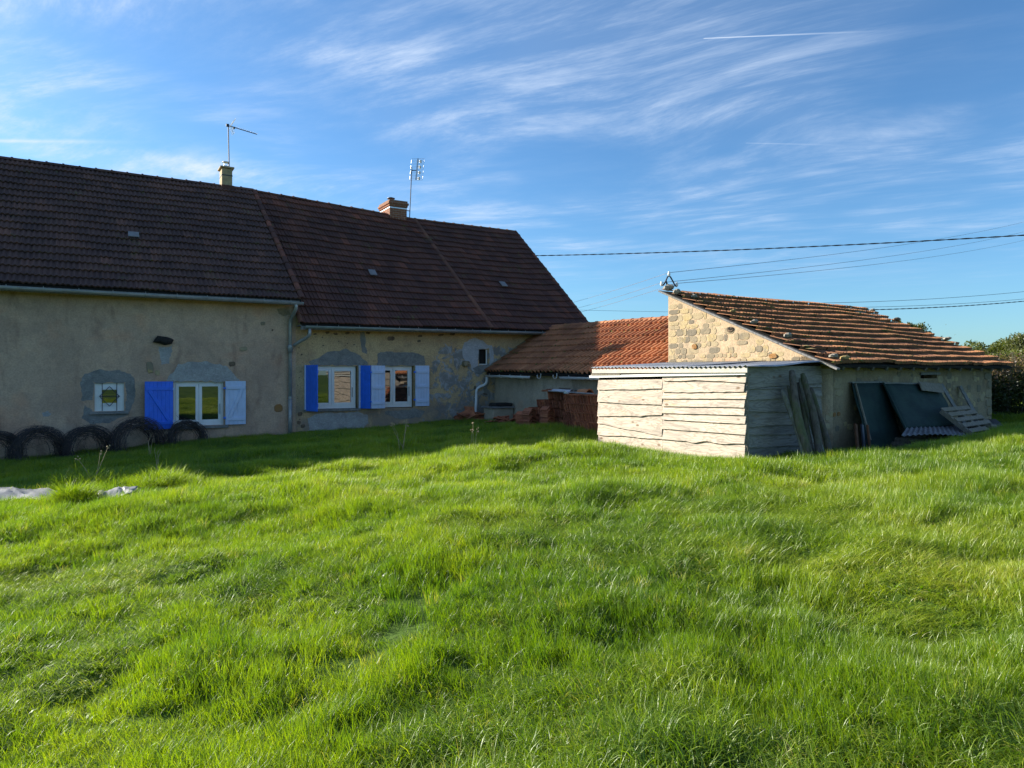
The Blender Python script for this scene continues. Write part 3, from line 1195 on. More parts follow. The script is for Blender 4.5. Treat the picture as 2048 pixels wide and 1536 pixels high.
def build_house_a():
    X0, X1 = -13.0, 4.97
    small = rect_y(189, 766, 248.5, 823)
    big = rect_y(347, 763, 448, 853)
    ops = [(small[0] - X0, small[1] - X0, small[2], small[3]), (big[0] - X0, big[1] - X0, big[2], big[3])]
    w = wall_mesh((X0, HY), (1, 0), X1 - X0, -0.9, ZA_E + 0.30, 0.45, ops)
    wall = w.build('wall', MAT['wall_a'], house)
    g = MB()          # gable ends and back
    for x in (X0 + 0.01, X1 - 0.40):
        g.add([(x, HY + 0.44, -0.9), (x, HY + 9.3, -0.9), (x, HY + 9.3, ZA_E + 0.2), (x, RIDGE_Y, ZA_R - 0.15), (x, HY + 0.44, ZA_E + 0.2),
               (x + 0.38, HY + 0.44, -0.9), (x + 0.38, HY + 9.3, -0.9), (x + 0.38, HY + 9.3, ZA_E + 0.2), (x + 0.38, RIDGE_Y, ZA_R - 0.15), (x + 0.38, HY + 0.44, ZA_E + 0.2)],
              [(4, 3, 2, 1, 0), (5, 6, 7, 8, 9), (0, 1, 6, 5), (1, 2, 7, 6), (2, 3, 8, 7), (3, 4, 9, 8), (4, 0, 5, 9)])
    g.lo_hi((X0 + 0.39, HY + 8.9, -0.9), (X1 - 0.41, HY + 9.29, ZA_E + 0.19))
    g.build('gable_wall', MAT['wall_a'], house)
    # roof
    el, er = (X0, HY - 0.50, ZA_E), (5.00, HY - 0.50, ZA_E)
    rl, rr = (X0, RIDGE_Y, ZA_R), (4.74, RIDGE_Y, ZA_R)
    roof = roof_deck(house, 'roof', el, er, rl, rr, MAT['soil'])
    bl, br = (X0, RIDGE_Y + 5.1, ZA_E), (4.9, RIDGE_Y + 5.1, ZA_E)
    roof_deck(house, 'rear_roof', br, bl, rr, rl, MAT['tile_a'])
    var = tile_variants('tile', ROLL, MAT['tile_a'], 0.05, 0.036)
    white = on_y(267, 472, HY)
    n1 = lambda s, t: 0.38 + 0.22 * float(vnoise(s * 26, t * 8, 41)) + 0.25 * (t > 0.86)
    roof_field(roof, el, er, rl, rr, 77, 18, var, MAT['tile_a'], 300, hue=n1,
               sag=lambda s, t: 0.018 * float(vnoise(s * 14, t * 3, 42)) - 0.03 * math.sin(PI * t))
    up = Vector((0, -0.64, 0.77))
    ridge_row(roof, [(X0, RIDGE_Y + 0.02, ZA_R - 0.02), (4.74, RIDGE_Y + 0.02, ZA_R - 0.02)], 43, 0.115, MAT['tile_a'], 0.022)
    # verge down the step to the lower roof
    ridge_row(roof, [(5.02, HY - 0.52, ZA_E + 0.02), (4.76, RIDGE_Y, ZA_R - 0.01)], 18, 0.075, MAT['tile_b'], 0.012, 0.9, 'verge_tile', up)
    # glass / metal vent tile
    v = MB()
    s0 = Vector((2.20, 0, 0))
    fr = Vector(rl) - Vector(el)
    c = at_t(267, 472, 1)
    n = Vector((0, -fr.z, fr.y)).normalized()
    # intersection of the viewing line with the roof plane gives the tile's place
    d = c - Vector((0, 0, EYE))
    t = (Vector(el) - Vector((0, 0, EYE))).dot(n) / d.dot(n)
    p = Vector((0, 0, EYE)) + d * t + n * 0.06
    fu = fr.normalized()
    v.slab([p + Vector((-0.13, 0, 0)) - fu * 0.16, p + Vector((0.13, 0, 0)) - fu * 0.16, p + Vector((0.13, 0, 0)) + fu * 0.10, p + Vector((-0.13, 0, 0)) + fu * 0.10], n * 0.02)
    v.build('vent_tile', MAT['pvc_dim'], roof)
    # gutter
    gy = HY - 0.53
    ga = gutter(house, (X0, gy, EYE + 2.00), (5.04, gy, EYE + 1.965), MAT['zinc'], 0.070, 26)
    b = MB()
    b.lo_hi((X0, HY - 0.47, ZA_E - 0.17), (4.96, HY - 0.445, ZA_E - 0.045))
    b.lo_hi((X0, HY - 0.44, ZA_E - 0.10), (4.96, HY - 0.002, ZA_E - 0.075))
    b.build('soffit_board', MAT['grey_wood'], house)
    x = 4.80
    zt = EYE + 1.93
    zb = g1(x, HY) - 0.05
    dp = downpipe(house, [(x + 0.05, gy + 0.005, zt), (x + 0.05, gy + 0.01, zt - 0.14), (x, HY - 0.09, zt - 0.42), (x, HY - 0.09, zb)], 0.047, MAT['zinc'],
                  [((x, HY - 0.09, zt - 0.55), 0.054, 0.03), ((x, HY - 0.09, EYE + 0.42), 0.054, 0.03), ((x, HY - 0.09, EYE - 0.62), 0.057, 0.06)])
    cast = MB()
    cast.tube([(x, HY - 0.09, zb - 0.05), (x, HY - 0.09, EYE - 0.66)], 0.056, 12)
    cast.build('pipe_foot', MAT['zinc'], dp, smooth=True)
    # hopper branch taking the lower gutter
    hp = MB()
    hp.tube([(x, HY - 0.09, EYE + 0.60), (x, HY - 0.09, EYE + 0.78), (x + 0.03, HY - 0.09, EYE + 0.80)], [0.055, 0.085, 0.088], 12)
    hp.build('hopper', MAT['zinc'], dp, smooth=True)
    bp = MB()
    bp.tube([(x + 0.08, HY - 0.10, EYE + 0.80), (x + 0.20, HY - 0.16, EYE + 0.90), (5.16, HY - 0.40, EYE + 1.02), (5.22, HY - 0.50, EYE + 1.10), (5.22, HY - 0.51, EYE + 1.27)], 0.045, 12)
    bp.build('branch_pipe', MAT['zinc'], dp, smooth=True)
    # windows
    ws = window(house, *small, HY, leaves=1, depth=0.05, fr=0.10, sash=0.075)
    cx, cz = (small[0] + small[1]) / 2, (small[2] + small[3]) / 2 + 0.02
    gr = MB()
    yb = HY - 0.01
    for sx in (-0.155, 0.155):
        gr.tube([(cx + sx, yb, small[2] + 0.01), (cx + sx, yb, small[3])], 0.009, 6)
    gr.tube([(cx - 0.22, yb, cz), (cx + 0.22, yb, cz)], 0.009, 6)
    k = [(cx, yb - 0.008, cz + 0.24), (cx + 0.21, yb - 0.008, cz), (cx, yb - 0.008, cz - 0.24), (cx - 0.21, yb - 0.008, cz)]
    for i in range(4):
        gr.tube([k[i], k[(i + 1) % 4]], 0.009, 6)
    gr.build('iron_grille', MAT['dark_metal'], ws)
    window(house, *big, HY, leaves=2, depth=0.09, fr=0.06, sash=0.075)
    # shutters
    zs0, zs1 = big[2] + 0.01, big[3] + 0.01
    a = on_y(346, 800, HY - 0.03)
    b_ = on_y(289, 800, HY - 0.13)
    shutter(house, (a.x, HY - 0.045), (b_.x, HY - 0.22), zs0 - 0.06, zs1, (0.15, -1), MAT['blue'], brace=-1)
    a = on_y(450.5, 800, HY - 0.03)
    b_ = on_y(491.5, 800, HY - 0.05)
    shutter(house, (a.x, HY - 0.045), (b_.x, HY - 0.06), zs0 - 0.005, zs1, (0.02, -1), MAT['pale_blue'], brace=-1)
    # repairs in the render
    patch_y(house, 'render_patch', [(163, 800), (160, 765), (172, 748), (200, 740), (240, 741), (262, 748), (270, 770), (268, 800), (262, 818), (255, 832), (215, 845), (180, 848), (165, 838), (170, 812), (187, 824), (251, 824), (251, 764), (186.5, 764), (186.5, 800)], HY, MAT['cement'], 0.004, 0.03, seed=1)
    patch_y(house, 'render_patch', [(330, 762), (345, 745), (358, 728), (385, 725), (405, 722), (430, 728), (455, 733), (468, 748), (480, 763)], HY, MAT['cement_pale'], 0.006, 0.03, seed=2)
    patch_y(house, 'render_patch', [(318, 693), (343, 692), (342, 712), (338, 728), (322, 728)], HY, MAT['cement_pale'], 0.003, 0.03, seed=3)
    patch_y(house, 'render_patch', [(553, 617), (579, 612), (580, 628), (568, 632), (556, 628)], HY, MAT['mortar_front'], 0.006, 0.02, seed=4)
    patch_y(house, 'render_patch', [(84, 826), (95, 822), (103, 828), (96, 834), (88, 833)], HY, MAT['cement_pale'], 0.003, 0.02, seed=5)
    for (px, py, w_, h_) in ((526, 647, 0.13, 0.10), (487, 698, 0.20, 0.12), (464, 728, 0.17, 0.13), (557, 816, 0.22, 0.22), (545, 660, 0.05, 0.05), (300, 735, 0.16, 0.3), (315, 745, 0.12, 0.14)):
        p = on_y(px, py, HY)
        add_stone(wall, p, (1, 0), w_, h_, 0.018, RUBBLE if random.random() < 0.7 else STONES, random.uniform(-0.2, 0.2))
    # stump of an old beam or flue stone sticking out of the wall
    p = on_y(327, 681, HY)
    s1 = MB()
    ring = []
    for i, (dy, sc) in enumerate(((0.02, 1.0), (-0.10, 0.95), (-0.17, 0.7), (-0.20, 0.3))):
        for k in range(9):
            a = 2 * PI * k / 9
            ring.append((p.x + 0.24 * sc * math.cos(a) + 0.02 * math.sin(5 * a), HY + dy, p.z + 0.11 * sc * math.sin(a) + 0.02 * math.cos(3 * a)))
    s1.add(ring, [(i * 9 + k, i * 9 + (k + 1) % 9, (i + 1) * 9 + (k + 1) % 9, (i + 1) * 9 + k) for i in range(3) for k in range(9)] + [tuple(27 + k for k in range(8, -1, -1))])
    s1.build('projecting_stone', MAT['soot'], house)
    # chimney
    cxx, cy = 3.92, 24.86
    c0 = MB()
    c0.lo_hi((cxx - 0.16, cy - 0.22, ZA_R - 0.5), (cxx + 0.16, cy + 0.26, EYE + 6.74))
    ch = c0.build('chimney', MAT['chim'], house, bevel=0.008)
    c1 = MB()
    c1.lo_hi((cxx - 0.22, cy - 0.28, EYE + 6.74), (cxx + 0.22, cy + 0.32, EYE + 6.80))
    c1.build('cap', MAT['chim'], ch, bevel=0.02)
    c2 = MB()
    c2.lo_hi((cxx - 0.168, cy - 0.228, EYE + 6.50), (cxx + 0.168, cy + 0.268, EYE + 6.53))
    c2.build('band', MAT['dark_metal'], ch)
    c3 = MB()
    c3.tube([(cxx, cy, EYE + 6.79), (cxx, cy, EYE + 6.87)], 0.095, 12)
    for k in range(4):
        a = k * PI / 2 + 0.4
        c3.tube([(cxx + 0.08 * math.cos(a), cy + 0.08 * math.sin(a), EYE + 6.85), (cxx + 0.08 * math.cos(a), cy + 0.08 * math.sin(a), EYE + 6.99)], 0.007, 5)
    c3.tube([(cxx, cy, EYE + 6.985), (cxx, cy, EYE + 7.0), (cxx, cy, EYE + 7.03)], [0.12, 0.12, 0.02], 14)
    c3.build('cowl', MAT['alu'], ch, smooth=False)
    c4 = MB()
    c4.lo_hi((cxx - 0.20, cy - 0.40, ZA_R - 0.22), (cxx + 0.20, cy - 0.19, ZA_R + 0.03))
    c4.build('flashing', MAT['tile_b'], ch, bevel=0.02)


build_house_a()


# ------------------------------------------------------------------ the lower house
lower = thing('farmhouse', 'lower-eaved farmhouse with two shuttered windows, patched ochre wall and brick chimney', 'house', (9.5, HY, g1(9.5, HY)))
ZB = [(5.02, EYE + 1.40), (10.95, EYE + 1.44), (14.95, EYE + 1.49)]
RB = [(4.80, EYE + 6.10), (10.50, EYE + 5.80), (14.90, EYE + 5.80)]


def build_house_b():
    X0, X1 = 4.97, 14.75
    win1 = rect_y(613, 732, 716, 820)
    win2 = rect_y(744, 732, 828.5, 817)
    vent = rect_y(958, 699, 977, 729)
    ops = [(q[0] - X0, q[1] - X0, q[2], q[3]) for q in (win1, win2, vent)]
    w = wall_mesh((X0, HY), (1, 0), X1 - X0, -0.7, EYE + 1.75, 0.45, ops, reveal=0.2)
    wall = w.build('wall', MAT['wall_b'], lower)
    g = MB()
    for x in (X0 + 0.01, X1 - 0.39):
        a, z = HY + 0.44, EYE + 1.6
        g.add([(x, a, -0.7), (x, HY + 9.3, -0.7), (x, HY + 9.3, z), (x, RIDGE_Y, EYE + 5.65), (x, a, z),
               (x + 0.38, a, -0.7), (x + 0.38, HY + 9.3, -0.7), (x + 0.38, HY + 9.3, z), (x + 0.38, RIDGE_Y, EYE + 5.65), (x + 0.38, a, z)],
              [(4, 3, 2, 1, 0), (5, 6, 7, 8, 9), (0, 1, 6, 5), (1, 2, 7, 6), (2, 3, 8, 7), (3, 4, 9, 8), (4, 0, 5, 9)])
    g.lo_hi((X0 + 0.39, HY + 8.9, -0.7), (X1 - 0.40, HY + 9.29, EYE + 1.59))
    g.build('gable_wall', MAT['wall_b'], lower)
    ey = HY - 0.50
    E = [Vector((x, ey, z)) for x, z in ZB]
    R = [Vector((x, RIDGE_Y, z)) for x, z in RB]
    roof = roof_deck(lower, 'roof', E[0], E[1], R[0], R[1], MAT['soil'])
    roof2 = roof_deck(lower, 'roof', E[1], E[2], R[1], R[2], MAT['soil'])
    bk = [Vector((q.x, RIDGE_Y + 5.1, EYE + 1.45)) for q in E]
    roof_deck(lower, 'rear_roof', bk[2], bk[0], R[2], R[0] - Vector((0, 0, 0.3)), MAT['tile_b'])
    var = tile_variants('tile', RIB, MAT['tile_b'], 0.05, 0.036)
    hue = lambda s, t: 0.30 + 0.2 * float(vnoise(s * 12, t * 7, 51)) + 0.55 * max(0, t - 0.80) / 0.2
    nsag = lambda s, t: 0.02 * float(vnoise(s * 9, t * 3, 52)) - 0.05 * math.sin(PI * t) * (1 - abs(2 * s - 1) ** 2)
    roof_field(roof, E[0], E[1], R[0], R[1], 25, 19, var, MAT['tile_b'], 200, hue=hue, sag=nsag)
    hue2 = lambda s, t: 0.33 + 0.22 * float(vnoise(s * 12 + 7, t * 7, 53))
    roof_field(roof2, E[1], E[2], R[1], R[2], 18, 19, var, MAT['tile_b'], 100, hue=hue2, sag=nsag)
    ridge_row(roof, [R[0] + Vector((0, 0.02, -0.01)), R[1] + Vector((0, 0.02, -0.01))], 14, 0.10, MAT['tile_red_dark'], 0.02)
    ridge_row(roof2, [R[1] + Vector((0, 0.02, -0.01)), R[2] + Vector((0, 0.02, -0.01))], 11, 0.10, MAT['tile_red_dark'], 0.02)
    up = Vector((0, -0.66, 0.75))
    # raised row of newer tiles over the party wall, and the verges
    nrm = (E[1] - E[0]).cross(R[0] - E[0]).normalized()
    ridge_row(roof2, [E[1] + nrm * 0.03, R[1] + nrm * 0.03], 19, 0.085, MAT['tile_red_dark'], 0.01, 0.55, 'party_tile', up)
    ridge_row(roof2, [E[2] + nrm * 0.01, R[2] + nrm * 0.01], 19, 0.075, MAT['tile_b'], 0.012, 0.9, 'verge_tile', up)
    ridge_row(roof, [E[0] + Vector((-0.02, 0, 0.0)) + nrm * 0.01, R[0] + nrm * 0.0], 19, 0.07, MAT['tile_red_dark'], 0.012, 0.9, 'verge_tile', up)
    for (px, py) in ((744, 548), (1005, 571)):
        rf = roof if px < 900 else roof2
        A, Bv = (E[0], R[0]) if px < 900 else (E[1], R[1])
        Cc = E[1] if px < 900 else E[2]
        n = (Cc - A).cross(Bv - A).normalized()
        d = at_t(px, py, 1) - Vector((0, 0, EYE))
        t = (A - Vector((0, 0, EYE))).dot(n) / d.dot(n)
        p = Vector((0, 0, EYE)) + d * t + n * 0.07
        fu = (Bv - A).normalized()
        v = MB()
        v.slab([p + Vector((-0.11, 0, 0)) - fu * 0.16, p + Vector((0.11, 0, 0)) - fu * 0.16, p + Vector((0.11, 0, 0)) + fu * 0.12, p + Vector((-0.11, 0, 0)) + fu * 0.12], n * 0.02)
        v.build('vent_tile', MAT['pvc_dim'], rf)
    gy = HY - 0.53
    gutter(lower, (5.10, gy, EYE + 1.335), (10.5, gy, EYE + 1.375), MAT['zinc'], 0.066, 9)
    gutter(lower, (10.5, gy, EYE + 1.375), (13.10, gy, EYE + 1.40), MAT['zinc'], 0.067, 4)
    b = MB()
    b.add([(4.99, ey + 0.03, EYE + 1.24), (14.7, ey + 0.03, EYE + 1.33), (14.7, ey + 0.03, EYE + 1.44), (4.99, ey + 0.03, EYE + 1.34),
           (4.99, ey + 0.055, EYE + 1.24), (14.7, ey + 0.055, EYE + 1.33), (14.7, ey + 0.055, EYE + 1.44), (4.99, ey + 0.055, EYE + 1.34)],
          [(0, 1, 2, 3), (7, 6, 5, 4), (0, 4, 5, 1), (3, 2, 6, 7), (0, 3, 7, 4), (1, 5, 6, 2)])
    b.lo_hi((4.99, ey + 0.056, EYE + 1.345), (14.7, HY - 0.002, EYE + 1.37))
    b.build('soffit_board', MAT['grey_wood'], lower)
    # windows
    f1 = (on_y(613, 0, HY).x + 0.02, on_y(711, 0, HY + 0.1).x, win1[2] + 0.02, win1[3])
    window(lower, *f1, HY, leaves=2, depth=0.10, fr=0.07, sash=0.08, sill=True)
    f2 = (on_y(748, 0, HY).x, on_y(823.5, 0, HY + 0.1).x, win2[2] + 0.02, win2[3])
    window(lower, *f2, HY, leaves=2, depth=0.10, fr=0.07, sash=0.075, sill=False)
    v = MB()
    v.lo_hi((vent[0] - 0.01, HY + 0.14, vent[2] - 0.01), (vent[1] + 0.01, HY + 0.16, vent[3] + 0.01))
    vt = v.build('vent_opening', MAT['soil'], lower)
    v = MB()
    v.lo_hi((vent[1] - 0.055, HY + 0.05, vent[2]), (vent[1] - 0.02, HY + 0.10, vent[3]))
    v.lo_hi((vent[0], HY + 0.02, vent[2]), (vent[1] - 0.056, HY + 0.07, vent[2] + 0.02))
    v.build('vent_frame', MAT['frame'], vt)
    # shutters
    z0, z1 = win1[2] - 0.02, win1[3] + 0.015
    hx = win1[0] - 0.02
    a = math.radians(76)
    shutter(lower, (hx, HY - 0.04), (hx + 0.62 * math.cos(a), HY - 0.04 - 0.62 * math.sin(a)), z0, z1, (1, 0.25), MAT['blue'], battens=True)
    strip = MB()
    strip.lo_hi((hx - 0.045, HY - 0.06, z0), (hx - 0.012, HY - 0.004, z1))
    strip.build('shutter_stop', MAT['pale_blue'], lower)
    p0, p1 = on_y(721.5, 800, HY - 0.05), on_y(741, 800, HY - 0.33)
    shutter(lower, (p0.x, HY - 0.05), (p1.x, HY - 0.33), z0 + 0.03, z1, (1, 0.6), MAT['blue'], battens=False)
    q1 = on_y(770, 800, HY - 0.28)
    shutter(lower, (p1.x + 0.02, HY - 0.335), (q1.x, HY - 0.28), z0 + 0.03, z1, (0, -1), MAT['pale_blue'], rail3=True)
    strip = MB()
    strip.lo_hi((p0.x - 0.05, HY - 0.075, z0 + 0.03), (p0.x - 0.02, HY - 0.004, z1))
    strip.build('shutter_stop', MAT['pale_blue'], lower)
    a0, a1 = on_y(830.5, 800, HY - 0.05), on_y(858.5, 800, HY - 0.05)
    shutter(lower, (a0.x, HY - 0.05), (a1.x, HY - 0.05), win2[2] + 0.04, win2[3] + 0.015, (0, -1), MAT['pale_blue'], rail3=True)
    # render repairs
    patch_y(lower, 'render_patch', [(622, 731), (619, 722), (634, 716), (650, 706), (672, 702), (690, 698), (702, 703), (722, 712), (733, 724), (735, 731)], HY, MAT['cement'], 0.006, 0.025, seed=11)
    patch_y(lower, 'render_patch', [(754, 731), (756, 708), (770, 703), (800, 704), (828, 705), (848, 712), (851, 731)], HY, MAT['cement'], 0.006, 0.02, seed=12)
    patch_y(lower, 'render_patch', [(719, 664), (729, 664), (731, 690), (735, 708), (724, 706), (722, 690)], HY, MAT['cement'], 0.003, 0.02, seed=13)
    patch_y(lower, 'render_patch', [(618, 864), (616, 838), (630, 828), (660, 826), (715, 824), (735, 830), (738, 845), (725, 856)], HY, MAT['cement_pale'], 0.006, 0.03, seed=14)
    patch_y(lower, 'render_patch', [(768, 829), (772, 822), (830, 818), (850, 821), (842, 834), (800, 838)], HY, MAT['cement'], 0.004, 0.03, seed=15)
    patch_y(lower, 'render_patch', [(926, 715), (924, 700), (928, 686), (940, 678), (954, 676), (966, 682), (974, 690), (984, 691), (987, 706), (986, 722), (979, 730), (979, 697), (956, 697), (956, 731), (954, 742), (944, 741), (940, 728), (932, 722)], HY, MAT['plaster'], 0.008, 0.02, seed=16)
    patch_y(lower, 'render_patch', [(946, 737), (960, 731), (978, 731), (972, 742), (960, 750), (950, 745)], HY, MAT['cement'], 0.010, 0.02, seed=17)
    rs = random.Random(5)
    for (px, py, w_, h_) in ((782, 677, 0.24, 0.13), (838, 682, 0.12, 0.08), (840, 672, 0.16, 0.07), (655, 665, 0.12, 0.07), (672, 668, 0.11, 0.06), (695, 666, 0.15, 0.07), (618, 666, 0.10, 0.08),
                             (736, 666, 0.13, 0.06), (882, 670, 0.2, 0.07), (905, 668, 0.2, 0.08), (630, 668, 0.1, 0.05), (970, 788, 0.18, 0.05), (950, 775, 0.1, 0.12), (600, 828, 0.14, 0.12), (598, 845, 0.1, 0.1), (606, 852, 0.13, 0.1)):
        add_stone(wall, on_y(px, py, HY), (1, 0), w_, h_, 0.012, RUBBLE, rs.uniform(-0.2, 0.2))
    p = on_y(930, 727, HY)
    add_stone(lower, p, (1, 0), 0.24, 0.19, 0.16, STONES, 0.05, 4, 'projecting_stone')
    # small dark pits where the old render has dropped out
    pits = MB()
    for _ in range(70):
        px, py = rs.uniform(594, 730), rs.uniform(664, 860)
        if 606 < px < 724 and 700 < py < 865:
            continue
        c = on_y(px, py, HY)
        r = rs.uniform(0.010, 0.028)
        pits.slab([(c.x + r * 1.3 * math.cos(t) * rs.uniform(0.6, 1.2), HY - 0.0015, c.z + r * math.sin(t) * rs.uniform(0.6, 1.2)) for t in np.linspace(2 * PI, 0, 7)[:-1]], (0, 0.001, 0))
    o = pits.build('render_pits', MAT['rubble'], lower)
    o['kind'] = 'stuff'
    # brick chimney
    c = MB()
    x0, x1, y0, y1 = 9.44, 10.10, 24.42, 25.45
    c.lo_hi((x0, y0, EYE + 5.3), (x1, y1, EYE + 6.16))
    ch = c.build('chimney', MAT['brick'], lower)
    for i, (e, za, zb) in enumerate(((0.03, 6.16, 6.235), (0.06, 6.235, 6.31), (0.025, 6.31, 6.385))):
        k = MB()
        k.lo_hi((x0 - e, y0 - e, EYE + za), (x1 + e, y1 + e, EYE + zb))
        k.build('brick_course', MAT['brick'], ch, bevel=0.006)
    k = MB()
    k.lo_hi((x0 - 0.008, y0 - 0.008, EYE + 6.09), (x1 + 0.008, y1 + 0.008, EYE + 6.125))
    k.build('band', MAT['alu'], ch)
    k = MB()
    cx, cy = x0 + 0.22, y0 + 0.45
    k.tube([(cx, cy, EYE + 6.36), (cx, cy, EYE + 6.44)], 0.09, 10)
    for i in range(3):
        a = i * 2.1
        k.tube([(cx + 0.07 * math.cos(a), cy + 0.07 * math.sin(a), EYE + 6.42), (cx + 0.09 * math.cos(a), cy + 0.09 * math.sin(a), EYE + 6.53)], 0.008, 5)
    k.tube([(cx, cy, EYE + 6.525), (cx, cy, EYE + 6.55), (cx, cy, EYE + 6.59)], [0.15, 0.14, 0.02], 12)
    k.build('cowl', MAT['dark_metal'], ch)


MAT['tile_red_dark'] = material('reddish_roof_tile', m_tile(((0.11, 0.050, 0.036), (0.15, 0.065, 0.043), (0.20, 0.085, 0.052)), 0.1))
build_house_b()


# ------------------------------------------------------------------ low tiled outbuilding joining house and barn
link = thing('outbuilding', 'low outbuilding with orange clay roof half in the shadow of the house', 'outbuilding', (11.3, 16, g1(11.3, 16)))


def build_link():
    el, er = Vector((10.97, 19.97, EYE + 0.09)), Vector((11.00, 12.14, EYE + 0.0))
    rl, rr = Vector((13.38, 19.97, EYE + 1.60)), Vector((13.56, 12.14, EYE + 1.49))
    # wall, seen from the yard: from the house towards the barn
    w = wall_mesh((11.30, 19.98), (0, -1), 7.8, -0.6, EYE + 0.18, 0.35, [])
    w.build('wall', MAT['wall_link'], link)
    g = MB()
    g.lo_hi((15.4, 12.2, -0.6), (15.7, 19.95, EYE + 0.2))
    g.lo_hi((11.66, 12.2, -0.6), (15.39, 12.5, EYE + 0.2))
    g.build('rear_wall', MAT['wall_link'], link)
    roof = roof_deck(link, 'roof', el, er, rl, rr, MAT['soil'], 0.03, 0.06)
    roof_deck(link, 'rear_roof', Vector((15.9, 12.14, EYE - 0.05)), Vector((15.9, 19.4, EYE + 0.0)), rr, rl, MAT['tile_red'], 0.03, 0.06)
    var = tile_variants('tile', [(0, 0), (0.06, 0.05), (0.16, 0.062), (0.32, 0.062), (0.42, 0.05), (0.5, 0), (0.75, -0.004), (1, 0)], MAT['tile_red'], 0.05, 0.038)
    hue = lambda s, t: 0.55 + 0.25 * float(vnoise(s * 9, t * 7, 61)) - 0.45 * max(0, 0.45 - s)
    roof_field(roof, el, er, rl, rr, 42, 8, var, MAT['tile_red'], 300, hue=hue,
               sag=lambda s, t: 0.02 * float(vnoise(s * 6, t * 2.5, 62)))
    ridge_row(roof, [rl + Vector((0, -0.15, -0.01)), rr + Vector((0, 0, -0.01))], 19, 0.105, MAT['tile_red'], 0.016, 0.85)
    # cement fillet against the house wall
    f = MB()
    f.tube([el + Vector((0, -0.01, 0.06)), el.lerp(rl, 0.5) + Vector((0, -0.01, 0.07)), rl + Vector((-0.25, -0.01, -0.06))], 0.055, 6)
    f.build('cement_fillet', MAT['mortar_front'], link)
    # moss on the tiles near the house
    mo = MB()
    rs = random.Random(3)
    nrm = (er - el).cross(rl - el).normalized()
    for _ in range(260):
        s_, t = (rs.betavariate(4, 1.4), rs.random()) if rs.random() < 0.75 else (rs.random(), rs.random())
        t = (math.floor(t * 8) + rs.uniform(0.0, 0.35)) / 8
        p = er.lerp(el, s_).lerp(rr.lerp(rl, s_), t) + nrm * rs.uniform(0.035, 0.06)
        r = rs.uniform(0.02, 0.055)
        mo.add([p + Vector((r * rs.uniform(0.6, 1) * math.cos(a), r * 1.6 * math.sin(a), 0.3 * r * math.cos(a))) for a in np.linspace(0, 2 * PI, 7)[:-1]] + [p + nrm * r * 0.7],
               [(i, (i + 1) % 6, 6) for i in range(6)])
    o = mo.build('moss', MAT['moss'], link)
    o['kind'] = 'stuff'
    # white plastic gutter, a length missing in the middle
    gx = 10.93
    a, b = on_x(974, 752, gx), on_x(1057, 754, gx)
    za = EYE - 0.01
    gutter(link, (gx, 19.85, za + 0.0), (gx, b.y, za - 0.03), MAT['pvc'], 0.06, 4)
    c = on_x(1122, 754, gx)
    gutter(link, (gx, c.y, za - 0.045), (gx, 13.0, za - 0.065), MAT['pvc'], 0.06, 3)
    for px in (1078, 1110):
        q = on_x(px, 750, gx)
        h = MB()
        pts = [Vector((gx + 0.062 * math.cos(t), q.y, za - 0.02 + 0.062 * math.sin(t) - 0.005)) for t in np.linspace(PI * 0.95, 2 * PI, 9)]
        h.tube([pts[0] + Vector((0, 0, 0.03))] + pts + [pts[-1] + Vector((0.0, 0, 0.08))], 0.011, 6)
        h.build('gutter_hook', MAT['pvc'], link)
    dy = HY - 0.07
    P = [(973, 757), (972, 768), (953, 776), (951, 834), (958, 846)]
    pts = [on_y(px, py, dy) for px, py in P]
    pts[0] = Vector((gx, 19.82, za - 0.05))
    pts[1] = Vector((gx, 19.84, pts[1].z))
    cz = on_y(951, 795, dy)
    downpipe(link, pts, 0.043, MAT['pvc'], [((cz.x, dy, cz.z), 0.046, 0.015)])
    # rafter ends
    for i in range(9):
        y = 19.4 - i * 0.85
        r = MB()
        r.bar((11.32, y, EYE + 0.14), (11.03, y, EYE - 0.0 + 0.02), 0.06, 0.07)
        r.build('rafter_end', MAT['bark'], link)


build_link()


# ------------------------------------------------------------------ stone barn
BO = Vector((11.60, 8.31, 0))
BU = Vector((0.9986, 0.052, 0)).normalized()
BW = Vector((-BU.y, BU.x, 0))


def bl(x, y, z):
    """barn frame: x along the front wall, y into the barn, z up"""
    return BO + BU * x + BW * y + Vector((0, 0, z))


def bfront(px, py, y=0.0):
    return on_plane(px, py, bl(0, y, 0), BU)


def bside(px, py, x=0.0):
    return on_plane(px, py, bl(x, 0, 0), BW)


def loc(p):
    q = p - BO
    return q.dot(BU), q.dot(BW), p.z


barn = thing('barn', 'old stone barn with sunlit gable and mossy clay roof with loose stones on its verges', 'barn', bl(3.4, 0, 0.3))
BL, BD = 6.95, 3.79


